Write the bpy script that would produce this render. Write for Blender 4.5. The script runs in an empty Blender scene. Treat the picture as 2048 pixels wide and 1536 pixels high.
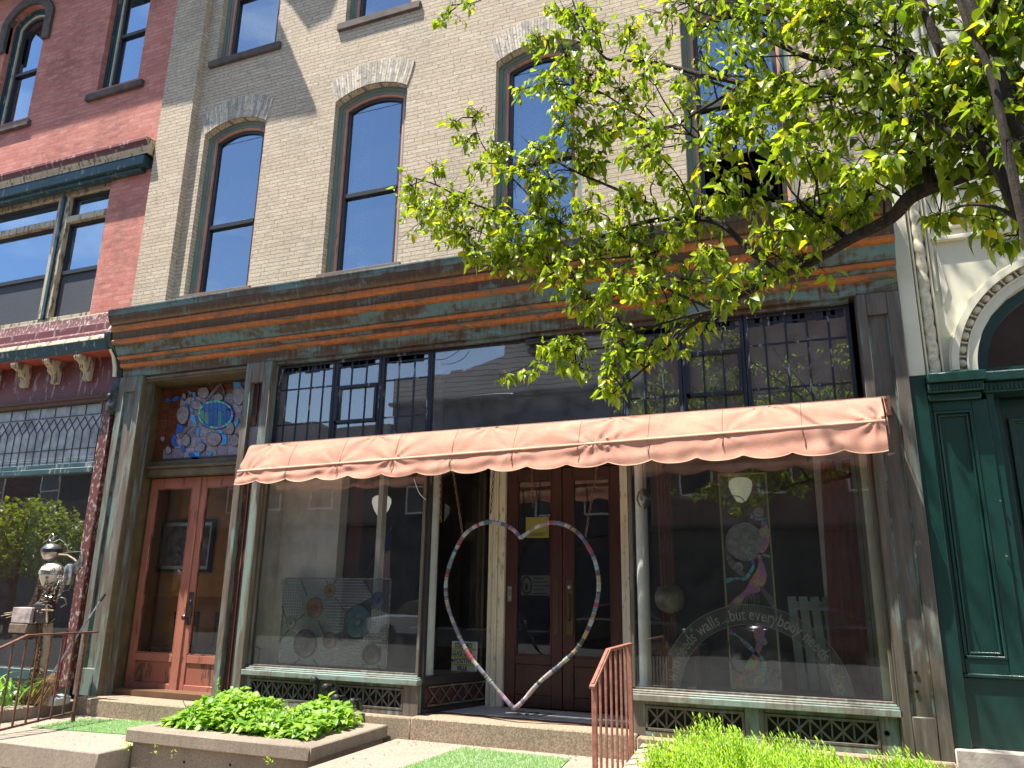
import bpy, bmesh, math, random
from mathutils import Vector, Matrix, Quaternion
random.seed(7)
S = bpy.context.scene
COL = S.collection
PI = math.pi
# ------------------------------------------------------------------ camera
FPX = 1544.0                       # focal length for a picture 2048 wide
CAM = Vector((0.0, -7.2, 1.62))
_V = Vector((91.0, -5729.0, FPX)); _H = Vector((-4024.0, (FPX*FPX - 91*4024.0)/5729.0, FPX))
_Z = _V.normalized(); _X = -_H.normalized(); _X = (_X - _Z*_X.dot(_Z)).normalized(); _Y = _Z.cross(_X)
cd = bpy.data.cameras.new('camera'); co = bpy.data.objects.new('camera', cd); COL.objects.link(co)
cd.sensor_fit = 'HORIZONTAL'; cd.sensor_width = 36.0; cd.lens = FPX/2048*36; cd.clip_end = 2000; cd.clip_start = 0.05
cr = Vector((_X.x, _Y.x, _Z.x)); cdn = Vector((_X.y, _Y.y, _Z.y)); cf = Vector((_X.z, _Y.z, _Z.z))
M = Matrix(((cr.x, -cdn.x, -cf.x, CAM.x), (cr.y, -cdn.y, -cf.y, CAM.y), (cr.z, -cdn.z, -cf.z, CAM.z), (0, 0, 0, 1)))
co.matrix_world = M
S.camera = co
# ------------------------------------------------------------------ sky, sun, exposure
SUN = Vector((1.3, 1.0, -4.4)).normalized()          # the way sunlight travels
el = math.asin(-SUN.z); az = math.atan2(-SUN.x, -SUN.y)  # azimuth from +Y towards +X
w = bpy.data.worlds.new('World'); S.world = w; w.use_nodes = True
nt = w.node_tree; bg = nt.nodes['Background']
sky = nt.nodes.new('ShaderNodeTexSky'); sky.sky_type = 'NISHITA'; sky.sun_disc = False
sky.sun_elevation = el; sky.sun_rotation = az; sky.air_density = 1.0; sky.dust_density = 0.2; sky.ozone_density = 1.5
# a few soft clouds in the sky
tc = nt.nodes.new('ShaderNodeTexCoord'); mp = nt.nodes.new('ShaderNodeMapping'); mp.inputs['Scale'].default_value = (1.6, 1.6, 4.0)
nz = nt.nodes.new('ShaderNodeTexNoise'); nz.inputs['Scale'].default_value = 2.2; nz.inputs['Detail'].default_value = 7
rp = nt.nodes.new('ShaderNodeValToRGB'); rp.color_ramp.elements[0].position = 0.52; rp.color_ramp.elements[1].position = 0.72
rp.color_ramp.elements[0].color = (0, 0, 0, 1); rp.color_ramp.elements[1].color = (0.6, 0.6, 0.6, 1)
mx = nt.nodes.new('ShaderNodeMixRGB'); mx.inputs['Color2'].default_value = (7.5, 7.8, 8.4, 1)
nt.links.new(tc.outputs['Generated'], mp.inputs['Vector']); nt.links.new(mp.outputs[0], nz.inputs['Vector'])
nt.links.new(nz.outputs['Fac'], rp.inputs[0]); nt.links.new(rp.outputs[0], mx.inputs['Fac'])
nt.links.new(sky.outputs[0], mx.inputs['Color1']); nt.links.new(mx.outputs[0], bg.inputs['Color'])
bg.inputs['Strength'].default_value = 0.10
sl = bpy.data.lights.new('sun', 'SUN'); so = bpy.data.objects.new('sun', sl); COL.objects.link(so)
sl.energy = 5.0; sl.angle = math.radians(0.5); sl.color = (1.0, 0.95, 0.86)
so.rotation_euler = SUN.to_track_quat('-Z', 'Y').to_euler()
S.view_settings.view_transform = 'Standard'; S.view_settings.look = 'None'; S.view_settings.exposure = 1.4; S.view_settings.gamma = 1
try:
    S.cycles.transparent_max_bounces = 16; S.cycles.max_bounces = 8
except Exception: pass

# ------------------------------------------------------------------ helpers
def at(px, py, Y):
    """point on the plane y = Y that the photograph shows at pixel (px, py)"""
    d = cr*(px-1024) + cdn*(py-768) + cf*FPX
    return CAM + d*((Y-CAM.y)/d.y)

def wl(o):
    v = Vector((0, 0, 0))
    while o is not None:
        v += o.location; o = o.parent
    return v

class MB:
    def __init__(s): s.v = []; s.f = []
    def add(s, vs, fs):
        n = len(s.v); s.v += [tuple(p) for p in vs]; s.f += [tuple(i+n for i in f) for f in fs]; return s
    def box(s, x0, x1, y0, y1, z0, z1):
        vs = [(x, y, z) for x in (x0, x1) for y in (y0, y1) for z in (z0, z1)]
        return s.add(vs, [(0, 1, 3, 2), (4, 6, 7, 5), (0, 4, 5, 1), (2, 3, 7, 6), (0, 2, 6, 4), (1, 5, 7, 3)])
    def bar(s, a, b, w, d=None, up=(0, 1, 0)):
        """square bar from a to b, w wide and d deep (along up)"""
        d = w if d is None else d
        a = Vector(a); b = Vector(b); t = (b-a).normalized(); u = Vector(up); sd = t.cross(u).normalized(); u = sd.cross(t)
        vs = [p + sd*(w/2*i) + u*(d/2*j) for p in (a, b) for i, j in ((-1, -1), (1, -1), (1, 1), (-1, 1))]
        return s.add(vs, [(0, 1, 2, 3), (7, 6, 5, 4), (0, 4, 5, 1), (1, 5, 6, 2), (2, 6, 7, 3), (3, 7, 4, 0)])
    def prism(s, poly, axis, lo, hi):
        """poly of 2D points extruded: axis x -> (y,z), y -> (x,z), z -> (x,y)"""
        n = len(poly)
        mk = {'x': lambda p, t: (t, p[0], p[1]), 'y': lambda p, t: (p[0], t, p[1]), 'z': lambda p, t: (p[0], p[1], t)}[axis]
        vs = [mk(p, lo) for p in poly] + [mk(p, hi) for p in poly]
        fs = [tuple(range(n)), tuple(range(2*n-1, n-1, -1))] + [(i, (i+1) % n, n+(i+1) % n, n+i) for i in range(n)]
        return s.add(vs, fs)
    def strip(s, pts, x0, x1):
        """open profile of (y,z) points swept along x"""
        n = len(pts); vs = [(x0, y, z) for y, z in pts] + [(x1, y, z) for y, z in pts]
        return s.add(vs, [(i, i+1, n+i+1, n+i) for i in range(n-1)])
    def quad(s, a, b, c, d): return s.add([a, b, c, d], [(0, 1, 2, 3)])
    def poly(s, pts): return s.add(pts, [tuple(range(len(pts)))])
    def tube(s, pts, r, seg=8, closed=False):
        pts = [Vector(p) for p in pts]; n = len(pts)
        rs = r if isinstance(r, (list, tuple)) else [r]*n
        vs = []; prev = None
        for i, p in enumerate(pts):
            if closed: t = pts[(i+1) % n] - pts[i-1]
            else: t = pts[min(i+1, n-1)] - pts[max(i-1, 0)]
            t = t.normalized() if t.length > 1e-9 else Vector((0, 0, 1))
            if prev is None:
                u = t.orthogonal().normalized()
            else:
                u = prev - t*prev.dot(t)
                u = u.normalized() if u.length > 1e-6 else t.orthogonal().normalized()
            prev = u; w_ = t.cross(u)
            for k in range(seg):
                a = 2*PI*k/seg; vs.append(p + (u*math.cos(a) + w_*math.sin(a))*rs[i])
        fs = []
        for i in range(n if closed else n-1):
            j = (i+1) % n
            for k in range(seg):
                fs.append((i*seg+k, i*seg+(k+1) % seg, j*seg+(k+1) % seg, j*seg+k))
        if not closed:
            fs.append(tuple(range(seg-1, -1, -1))); fs.append(tuple((n-1)*seg+k for k in range(seg)))
        return s.add(vs, fs)
    def lathe(s, c, prof, seg=20, axis='z', sx=1, sy=1):
        """profile of (r, h) turned round an axis through c"""
        vs = []; n = len(prof)
        for r, h in prof:
            for k in range(seg):
                a = 2*PI*k/seg; p, q = r*math.cos(a)*sx, r*math.sin(a)*sy
                if axis == 'z': vs.append((c[0]+p, c[1]+q, c[2]+h))
                elif axis == 'y': vs.append((c[0]+p, c[1]+h, c[2]+q))
                else: vs.append((c[0]+h, c[1]+p, c[2]+q))
        fs = [(i*seg+k, i*seg+(k+1) % seg, (i+1)*seg+(k+1) % seg, (i+1)*seg+k) for i in range(n-1) for k in range(seg)]
        fs.append(tuple(range(seg-1, -1, -1))); fs.append(tuple((n-1)*seg+k for k in range(seg)))
        return s.add(vs, fs)
    def text(s, txt, size, fn, depth=0.002, sx=1.0, bold=0.0):
        """letters as thin solids; fn(x, y, d) places them in the world"""
        cu = bpy.data.curves.new('t', 'FONT'); cu.body = txt; cu.size = size; cu.extrude = depth; cu.offset = bold
        cu.resolution_u = 3
        o = bpy.data.objects.new('t', cu); COL.objects.link(o)
        dg = bpy.context.evaluated_depsgraph_get(); dg.update()
        me = o.evaluated_get(dg).to_mesh()
        s.add([fn(v.co.x*sx, v.co.y, v.co.z) for v in me.vertices], [tuple(p.vertices) for p in me.polygons])
        o.evaluated_get(dg).to_mesh_clear(); bpy.data.objects.remove(o); bpy.data.curves.remove(cu)
        return s
    def build(s, name, mat, parent=None, bevel=0.0, smooth=True, label=None, cat=None, group=None, kind=None, loc=None, recalc=True):
        L = wl(parent) if parent is not None else Vector(loc or (0, 0, 0))
        me = bpy.data.meshes.new(name)
        me.from_pydata([(p[0]-L.x, p[1]-L.y, p[2]-L.z) for p in s.v], [], s.f)
        if recalc:
            bm = bmesh.new(); bm.from_mesh(me); bmesh.ops.recalc_face_normals(bm, faces=bm.faces); bm.to_mesh(me); bm.free()
        me.materials.append(mat)
        if smooth:
            for p in me.polygons: p.use_smooth = True
            try: me.set_sharp_from_angle(angle=math.radians(38))
            except Exception: pass
        o = bpy.data.objects.new(name, me); COL.objects.link(o)
        if parent is not None: o.parent = parent
        else: o.location = L
        if bevel:
            b = o.modifiers.new('bevel', 'BEVEL'); b.width = bevel; b.segments = 1; b.limit_method = 'ANGLE'; b.angle_limit = math.radians(40)
        tag(o, label, cat, group, kind)
        return o

def tag(o, label=None, cat=None, group=None, kind=None):
    if label: o['label'] = label
    if cat: o['category'] = cat
    if group: o['group'] = group
    if kind: o['kind'] = kind
    return o
def thing(name, label, cat, loc=(0, 0, 0), group=None, parent=None):
    o = bpy.data.objects.new(name, None); COL.objects.link(o); o.location = loc; o.empty_display_size = .1
    return tag(o, label, cat, group)
def copy_tree(o, parent=None):
    c = o.copy(); COL.objects.link(c)
    if parent is not None: c.parent = parent
    for ch in list(o.children): copy_tree(ch, c)
    return c

# ------------------------------------------------------------------ materials
class NT:
    def __init__(s, name):
        s.m = bpy.data.materials.new(name); s.m.use_nodes = True; s.t = s.m.node_tree; s.t.nodes.clear()
        s.out = s.n('ShaderNodeOutputMaterial')
    def n(s, typ, **kw):
        nd = s.t.nodes.new(typ)
        for k, v in kw.items(): setattr(nd, k, v)
        return nd
    def l(s, a, b): s.t.links.new(a, b)
    def coord(s, kind='Object', scale=(1, 1, 1)):
        c = s.n('ShaderNodeTexCoord'); mp = s.n('ShaderNodeMapping'); mp.inputs['Scale'].default_value = scale
        s.l(c.outputs[kind], mp.inputs['Vector']); return mp.outputs[0]
    def noise(s, vec, scale, detail=5, rough=0.55, dist=0.0):
        x = s.n('ShaderNodeTexNoise'); x.inputs['Scale'].default_value = scale; x.inputs['Detail'].default_value = detail
        x.inputs['Roughness'].default_value = rough; x.inputs['Distortion'].default_value = dist
        s.l(vec, x.inputs['Vector']); return x.outputs['Fac']
    def ramp(s, fac, stops):
        r = s.n('ShaderNodeValToRGB'); e = r.color_ramp.elements
        while len(e) < len(stops): e.new(0.5)
        for i, (p, c) in enumerate(stops):
            e[i].position = p; e[i].color = (c, c, c, 1) if isinstance(c, (int, float)) else (*c, 1)
        s.l(fac, r.inputs[0]); return r.outputs[0]
    def mix(s, fac, a, b, mode='MIX'):
        x = s.n('ShaderNodeMixRGB', blend_type=mode)
        for k, v in (('Fac', fac), ('Color1', a), ('Color2', b)):
            if isinstance(v, (int, float)): x.inputs[k].default_value = v if k == 'Fac' else (v, v, v, 1)
            elif isinstance(v, tuple): x.inputs[k].default_value = (*v, 1)
            else: s.l(v, x.inputs[k])
        return x.outputs[0]
    def math(s, op, a, b=0.0):
        x = s.n('ShaderNodeMath', operation=op)
        for i, v in enumerate((a, b)):
            if isinstance(v, (int, float)): x.inputs[i].default_value = v
            else: s.l(v, x.inputs[i])
        return x.outputs[0]
    def bump(s, h, strength=0.3, dist=0.01):
        b = s.n('ShaderNodeBump'); b.inputs['Strength'].default_value = strength; b.inputs['Distance'].default_value = dist
        s.l(h, b.inputs['Height']); return b.outputs[0]
    def bsdf(s, color, rough=0.6, metal=0.0, normal=None, spec=0.5, link=True):
        p = s.n('ShaderNodeBsdfPrincipled')
        for k, v in (('Base Color', color), ('Roughness', rough), ('Metallic', metal), ('Specular IOR Level', spec)):
            if isinstance(v, tuple): p.inputs[k].default_value = (*v, 1)
            elif isinstance(v, (int, float)): p.inputs[k].default_value = v
            else: s.l(v, p.inputs[k])
        if normal is not None: s.l(normal, p.inputs['Normal'])
        if link: s.l(p.outputs[0], s.out.inputs[0])
        return p.outputs[0]

def m_plain(name, c, rough=0.6, metal=0.0, var=0.12, scale=6.0, bump=0.15, spec=0.4):
    t = NT(name); v = t.coord(); n = t.noise(v, scale, 6); n2 = t.noise(v, scale*9, 4)
    k = t.ramp(n, [(0.3, 1-var*1.6), (0.7, 1+var)])
    col = t.mix(1.0, c, k, 'MULTIPLY')
    t.bsdf(col, rough, metal, t.bump(n2, bump, 0.004), spec); return t.m

def m_paint(name, c, under=(0.25, 0.2, 0.15), wear=0.5, rough=0.5, axis=(1, 1, 0.25), scale=14, var=0.15):
    """old paint with chips and streaks showing the wood below"""
    t = NT(name); v = t.coord(scale=axis); n = t.noise(v, scale, 8, 0.65); big = t.noise(t.coord(), 2.0, 3)
    chip = t.ramp(n, [(0.60-0.12*wear, 0.0), (0.64-0.12*wear, 1.0)]) if wear > 0 else t.ramp(n, [(0.9, 0.0), (1.0, 0.0)])
    col = t.mix(1.0, c, t.ramp(big, [(0.3, 1-var), (0.7, 1+var)]), 'MULTIPLY')
    col = t.mix(chip, col, under)
    t.bsdf(col, rough, 0, t.bump(t.mix(0.5, chip, n), 0.35, 0.003), 0.4); return t.m

def m_copper(name, base, teal=(0.10, 0.165, 0.155), amt=0.5, axis=(0.5, 1, 1.6), scale=3.0, rough=0.42, metal=0.25, streak=(4, 4, 0.35)):
    t = NT(name); v = t.coord(scale=axis); n = t.noise(v, scale, 9, 0.66, 0.6); fine = t.noise(t.coord(scale=streak), 6.0, 6, 0.6, 0.2)
    f = t.math('ADD', t.math('MULTIPLY', n, 0.72), t.math('MULTIPLY', fine, 0.28))
    k = t.ramp(f, [(0.60-0.2*amt, 0.0), (0.70-0.2*amt, 1.0)])
    d = t.ramp(fine, [(0.3, 0.65), (0.7, 1.3)])
    b2 = t.mix(1.0, base, d, 'MULTIPLY')
    te = t.mix(t.noise(t.coord(), 11, 5), teal, tuple(min(1, q*1.35) for q in teal))
    col = t.mix(k, b2, te)
    scr = t.ramp(t.noise(t.coord(scale=(1, 1, 5)), 9, 10, 0.8, 1.2), [(0.66, 0.0), (0.70, 1.0)])
    col = t.mix(t.mix(1.0, scr, 0.5, 'MULTIPLY'), col, (0.34, 0.40, 0.36))
    t.bsdf(col, t.mix(k, rough, 0.72), t.math('MULTIPLY', t.math('SUBTRACT', 1.0, k), metal), t.bump(t.mix(0.5, n, fine), 0.4, 0.006), 0.5); return t.m

def m_brick(name, c1, c2, mortar, bw, rh, ms=0.006, dirt_veil=(0.2, 0.18, 0.15), dirtamt=0.4, streaks=True, rough=0.85, jit=0.45):
    t = NT(name); c = t.n('ShaderNodeTexCoord'); sep = t.n('ShaderNodeSeparateXYZ'); t.l(c.outputs['Object'], sep.inputs[0])
    cmb = t.n('ShaderNodeCombineXYZ'); t.l(t.math('ADD', sep.outputs[0], sep.outputs[1]), cmb.inputs[0]); t.l(sep.outputs[2], cmb.inputs[1])
    wob = t.n('ShaderNodeTexNoise'); wob.inputs['Scale'].default_value = 3.0; t.l(c.outputs['Object'], wob.inputs['Vector'])
    vv = t.n('ShaderNodeVectorMath', operation='MULTIPLY_ADD'); t.l(wob.outputs['Color'], vv.inputs[0]); vv.inputs[1].default_value = (0.02, 0.009, 0); t.l(cmb.outputs[0], vv.inputs[2])
    s2 = t.n('ShaderNodeSeparateXYZ'); t.l(vv.outputs[0], s2.inputs[0])
    row = t.math('FLOOR', t.math('DIVIDE', s2.outputs[1], rh)); wn = t.n('ShaderNodeTexWhiteNoise', noise_dimensions='1D'); t.l(row, wn.inputs['W'])
    cm2 = t.n('ShaderNodeCombineXYZ'); t.l(t.math('ADD', s2.outputs[0], t.math('MULTIPLY', wn.outputs['Value'], bw*jit)), cm2.inputs[0]); t.l(s2.outputs[1], cm2.inputs[1])
    b = t.n('ShaderNodeTexBrick'); t.l(cm2.outputs[0], b.inputs['Vector']); b.inputs['Scale'].default_value = 1.0
    b.inputs['Brick Width'].default_value = bw; b.inputs['Row Height'].default_value = rh; b.inputs['Mortar Size'].default_value = ms
    b.inputs['Mortar Smooth'].default_value = 0.25; b.inputs['Bias'].default_value = -0.1
    b.inputs['Color1'].default_value = (0, 0, 0, 1); b.inputs['Color2'].default_value = (1, 1, 1, 1); b.inputs['Mortar'].default_value = (0.5, 0.5, 0.5, 1)
    b.offset = 0.5; b.offset_frequency = 2
    fac = b.outputs['Fac']
    streak = t.noise(t.coord(scale=(1.2, 1.2, 9)), 16, 6, 0.6)
    big = t.noise(t.coord(), 0.9, 5, 0.6); mid = t.noise(t.coord(scale=(1, 1, 2.5)), 5, 6, 0.65)
    col = t.mix(b.outputs['Color'], c1, c2)
    col = t.mix(t.ramp(streak, [(0.45, 0.0), (0.62, 0.75 if streaks else 0.25)]), col, dirt_veil)
    col = t.mix(t.ramp(t.math('MULTIPLY', big, t.math('MULTIPLY', mid, 2.0)), [(0.46, 0.0), (0.72, dirtamt)]), col, tuple(q*0.7 for q in dirt_veil))
    col = t.mix(fac, col, mortar)
    h = t.math('SUBTRACT', t.math('MULTIPLY', streak, 0.35), fac)
    t.bsdf(col, rough, 0, t.bump(h, 0.9, 0.006), 0.25); return t.m

def m_glass(name, ior=1.5, add=0.0, tint=(0.85, 0.9, 0.9), rough=0.0, wav=0.02, dirt_veil=0.04, gcol=(1, 1, 1, 1), mul=1.8):
    t = NT(name); fr = t.n('ShaderNodeFresnel'); fr.inputs['IOR'].default_value = ior
    gl = t.n('ShaderNodeBsdfGlossy'); gl.inputs['Roughness'].default_value = rough; gl.inputs['Color'].default_value = gcol
    tr = t.n('ShaderNodeBsdfTransparent'); tr.inputs['Color'].default_value = (*tint, 1)
    b = t.bump(t.noise(t.coord(), 2.2, 2), wav, 0.02)
    t.l(b, gl.inputs['Normal'])
    f = t.math('MINIMUM', t.math('ADD', t.math('MULTIPLY', fr.outputs[0], mul), add), 1.0)
    m1 = t.n('ShaderNodeMixShader'); t.l(f, m1.inputs[0]); t.l(tr.outputs[0], m1.inputs[1]); t.l(gl.outputs[0], m1.inputs[2])
    df = t.n('ShaderNodeBsdfDiffuse'); df.inputs['Color'].default_value = (0.5, 0.5, 0.48, 1)
    dn = t.ramp(t.noise(t.coord(), 5.0, 8, 0.7), [(0.35, dirt_veil*0.4), (0.75, dirt_veil*1.5)])
    m2 = t.n('ShaderNodeMixShader'); t.l(dn, m2.inputs[0]); t.l(m1.outputs[0], m2.inputs[1]); t.l(df.outputs[0], m2.inputs[2])
    t.l(m2.outputs[0], t.out.inputs[0]); return t.m

def m_leaf(name, ca, cb, trans=0.45, rough=0.38, yellow=0.0, cc=(0.55, 0.42, 0.02)):
    t = NT(name); g = t.n('ShaderNodeNewGeometry'); r = g.outputs['Random Per Island']
    col = t.ramp(r, [(0.0, ca), (0.9-yellow, cb), (1.0, cc if yellow > 0 else cb)])
    n = t.noise(t.coord(), 40, 3); col = t.mix(1.0, col, t.ramp(n, [(0.3, 0.8), (0.7, 1.15)]), 'MULTIPLY')
    p = t.bsdf(col, rough, 0, None, 0.5, link=False)
    tl = t.n('ShaderNodeBsdfTranslucent'); t.l(t.mix(1.0, col, (1.5, 1.55, 0.5), 'MULTIPLY'), tl.inputs['Color'])
    m1 = t.n('ShaderNodeMixShader'); m1.inputs[0].default_value = trans; t.l(p, m1.inputs[1]); t.l(tl.outputs[0], m1.inputs[2])
    t.l(m1.outputs[0], t.out.inputs[0]); return t.m

def m_cglass(name, c, rough=0.15, alpha=0.35, wave=30, bump=0.4):
    """coloured, partly see-through art glass"""
    t = NT(name); v = t.coord(); n = t.noise(v, wave, 4, 0.6, 0.5)
    col = t.mix(1.0, c, t.ramp(n, [(0.3, 0.6), (0.7, 1.4)]), 'MULTIPLY')
    p = t.bsdf(col, rough, 0, t.bump(n, bump, 0.004), 0.8, link=False)
    tr = t.n('ShaderNodeBsdfTransparent'); t.l(t.mix(0.5, col, (1, 1, 1)), tr.inputs['Color'])
    m1 = t.n('ShaderNodeMixShader'); m1.inputs[0].default_value = alpha; t.l(p, m1.inputs[1]); t.l(tr.outputs[0], m1.inputs[2])
    t.l(m1.outputs[0], t.out.inputs[0]); return t.m

def m_island(name, stops, rough=0.6, vscale=60, bump=0.3):
    """each loose piece of the mesh takes its own colour from the stops"""
    t = NT(name); g = t.n('ShaderNodeNewGeometry'); r = t.n('ShaderNodeValToRGB'); r.color_ramp.interpolation = 'CONSTANT'
    e = r.color_ramp.elements
    while len(e) < len(stops): e.new(0.5)
    for i, c in enumerate(stops): e[i].position = i/len(stops); e[i].color = (*c, 1)
    t.l(g.outputs['Random Per Island'], r.inputs[0])
    n = t.noise(t.coord(), vscale, 4)
    t.bsdf(t.mix(1.0, r.outputs[0], t.ramp(n, [(0.3, 0.65), (0.7, 1.25)]), 'MULTIPLY'), rough, 0, t.bump(n, bump, 0.003), 0.4); return t.m

def m_stone(name, c, c2, grain=90, rough=0.85, stain=0.35, bump=0.5):
    t = NT(name); v = t.coord(); g = t.noise(v, grain, 3, 0.7); b = t.noise(v, 1.7, 7, 0.65); s2 = t.noise(t.coord(scale=(5, 5, 0.6)), 4, 6, 0.6)
    col = t.mix(t.ramp(g, [(0.38, 0.0), (0.62, 1.0)]), c, c2)
    col = t.mix(t.ramp(b, [(0.45, 0.0), (0.75, stain)]), col, tuple(q*0.35 for q in c))
    col = t.mix(t.ramp(s2, [(0.52, 0.0), (0.75, stain*0.8)]), col, tuple(q*0.45 for q in c))
    t.bsdf(col, rough, 0, t.bump(g, bump, 0.004), 0.25); return t.m

TANB = m_brick('tan_brick', (0.61, 0.475, 0.325), (0.71, 0.58, 0.42), (0.24, 0.195, 0.15), 0.29, 0.0535, 0.0035, (0.27, 0.235, 0.20), 0.3)
TANI = m_island('tan_voussoir', [(0.55, 0.47, 0.36), (0.62, 0.54, 0.43), (0.48, 0.41, 0.33), (0.58, 0.50, 0.39), (0.40, 0.35, 0.29)], 0.85, 35)
REDB = m_brick('red_brick', (0.58, 0.20, 0.15), (0.68, 0.29, 0.22), (0.40, 0.22, 0.18), 0.215, 0.069, 0.005, (0.20, 0.075, 0.07), 0.5, streaks=False)
SILLM = m_plain('brown_stone_sill', (0.115, 0.085, 0.075), 0.8, var=0.3)
GREENF = m_paint('grey_green_paint', (0.165, 0.225, 0.19), (0.25, 0.21, 0.16), 0.35, 0.55)
PEACH = m_paint('peach_paint', (0.56, 0.26, 0.18), (0.3, 0.2, 0.15), 0.2)
DARKF = m_plain('dark_window_sash', (0.022, 0.019, 0.018), 0.4, spec=0.5)
PANEU = m_glass('upper_window_glass', 1.5, 0.30, (0.5, 0.55, 0.6), dirt_veil=0.02, gcol=(.68, .83, 1, 1), mul=1.05)
PANER = m_glass('upper_window_glass_clear', 1.5, 0.36, (0.5, 0.55, 0.6), dirt_veil=0.01, gcol=(.62, .80, 1, 1), mul=1.2)
SCREEN = m_plain('insect_screen', (0.06, 0.065, 0.075), 0.7, bump=0.4, scale=30)
SHOPG = m_glass('shop_window_glass', 1.5, 0.045, (0.95, 0.97, 0.96), dirt_veil=0.032, wav=0.012)  # dirt plus extra pale haze that lightens panes otherwise too black
RETG = m_glass('return_glass', 1.5, 0.0, (0.97, 0.98, 0.97), dirt_veil=0.01, wav=0.01)
TRANG = m_glass('transom_glass', 1.5, 0.15, (0.75, 0.77, 0.77), dirt_veil=0.16, wav=0.03)  # dirt plus extra haze mixed in to make these panes look paler
DGLASS = m_glass('door_glass', 1.5, 0.03, (0.9, 0.92, 0.9), dirt_veil=0.02, wav=0.01)
LACE = m_plain('white_lace', (0.55, 0.57, 0.62), 0.9, scale=40, var=0.3, bump=0.5)
CB = m_copper('dark_bronze', (0.105, 0.062, 0.036), amt=0.25)
CB2 = m_copper('bronze_with_patina', (0.10, 0.062, 0.038), amt=0.62)
CTEAL = m_copper('verdigris', (0.10, 0.07, 0.045), (0.095, 0.165, 0.16), amt=0.78)
SILLC = m_copper('sun_bleached_bronze', (0.19, 0.175, 0.14), (0.17, 0.225, 0.195), amt=0.6, metal=0.0, rough=0.6)
CORN = m_copper('orange_copper', (0.40, 0.125, 0.028), (0.085, 0.075, 0.05), amt=0.45, metal=0.15, rough=0.5, axis=(0.8, 1, 2.5))
PIL = m_copper('pilaster_bronze', (0.105, 0.085, 0.066), (0.12, 0.165, 0.145), amt=0.3, axis=(2.2, 2, 0.5), scale=2.2, metal=0.15, rough=0.55)
PIL2 = m_copper('pilaster_patina', (0.13, 0.10, 0.075), (0.13, 0.175, 0.15), amt=0.65, axis=(3, 2, 0.4), scale=2.4, metal=0.1, rough=0.6)
DKWOOD = m_paint('dark_brown_wood', (0.055, 0.022, 0.018), (0.16, 0.08, 0.05), 0.3)
BLACKF = m_paint('blue_black_paint', (0.016, 0.017, 0.030), (0.25, 0.26, 0.28), 0.12)
TERRA = m_paint('terracotta_paint', (0.37, 0.14, 0.095), (0.2, 0.07, 0.04), 0.16, 0.42, scale=9)
TERRAP = m_paint('terracotta_panel', (0.30, 0.105, 0.07), (0.1, 0.05, 0.03), 0.5, 0.5, scale=7)
OLIVE = m_plain('olive_brown_paint', (0.125, 0.092, 0.048), 0.5, var=0.2)
OLIVED = m_plain('dark_olive_paint', (0.07, 0.05, 0.027), 0.5, var=0.2)
CREAMP = m_paint('cream_peeling_paint', (0.58, 0.53, 0.42), (0.30, 0.26, 0.19), 0.22, scale=24)
WHITEC = m_plain('white_column_paint', (0.84, 0.82, 0.73), 0.5, var=0.08)
MAHOG = m_paint('mahogany_door', (0.052, 0.017, 0.013), (0.03, 0.012, 0.01), 0.2, 0.35)
BRASSD = m_plain('dark_brass', (0.10, 0.075, 0.045), 0.35, 0.8)
STEEL = m_plain('dull_steel', (0.42, 0.40, 0.37), 0.3, 0.9, var=0.4, scale=20)
IRON = m_plain('rusty_iron', (0.15, 0.065, 0.045), 0.7, 0.1, var=0.35, scale=25, bump=0.5)
IRONP = m_plain('red_oxide_iron', (0.30, 0.115, 0.08), 0.6, 0.0, var=0.25, scale=20, bump=0.4)
DARK = m_plain('near_black', (0.01, 0.01, 0.01), 0.7)
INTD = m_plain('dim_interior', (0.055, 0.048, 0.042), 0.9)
INTW = m_plain('pale_interior_wall', (0.80, 0.78, 0.68), 0.8)
INTO = m_plain('ochre_wall', (0.80, 0.36, 0.09), 0.8)
FLOORW = m_plain('wood_floor', (0.14, 0.075, 0.04), 0.5)
GRAN = m_stone('granite_step', (0.36, 0.285, 0.20), (0.19, 0.14, 0.095), 55)
CONC = m_stone('old_concrete', (0.30, 0.245, 0.19), (0.21, 0.17, 0.13), 60, stain=0.55)
SLAB = m_stone('sidewalk_concrete', (0.33, 0.275, 0.22), (0.25, 0.205, 0.16), 45, stain=0.3)
SOIL = m_plain('soil', (0.05, 0.033, 0.02), 0.95, var=0.4)
CREAMB = m_plain('cream_facade_paint', (0.62, 0.585, 0.45), 0.6, var=0.06, scale=3)
CREAMD = m_plain('cream_carved_trim', (0.58, 0.52, 0.38), 0.7, var=0.22, scale=22)
GRNP = m_plain('glossy_dark_green_paint', (0.006, 0.038, 0.031), 0.28, var=0.1, bump=0.3, scale=9, spec=0.6)
MAROON = m_paint('maroon_paint', (0.13, 0.032, 0.030), (0.30, 0.20, 0.18), 0.2)
MAROONW = m_paint('maroon_peeling_paint', (0.115, 0.035, 0.03), (0.36, 0.28, 0.25), 0.5, scale=30, axis=(1, 1, 0.5))
TEALP = m_paint('dark_teal_paint', (0.022, 0.060, 0.072), (0.22, 0.23, 0.2), 0.15)
CRWOOD = m_paint('cream_wood', (0.48, 0.40, 0.27), (0.17, 0.12, 0.08), 0.62, scale=18)
LEAD = m_plain('lead_came', (0.035, 0.035, 0.04), 0.5)

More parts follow.
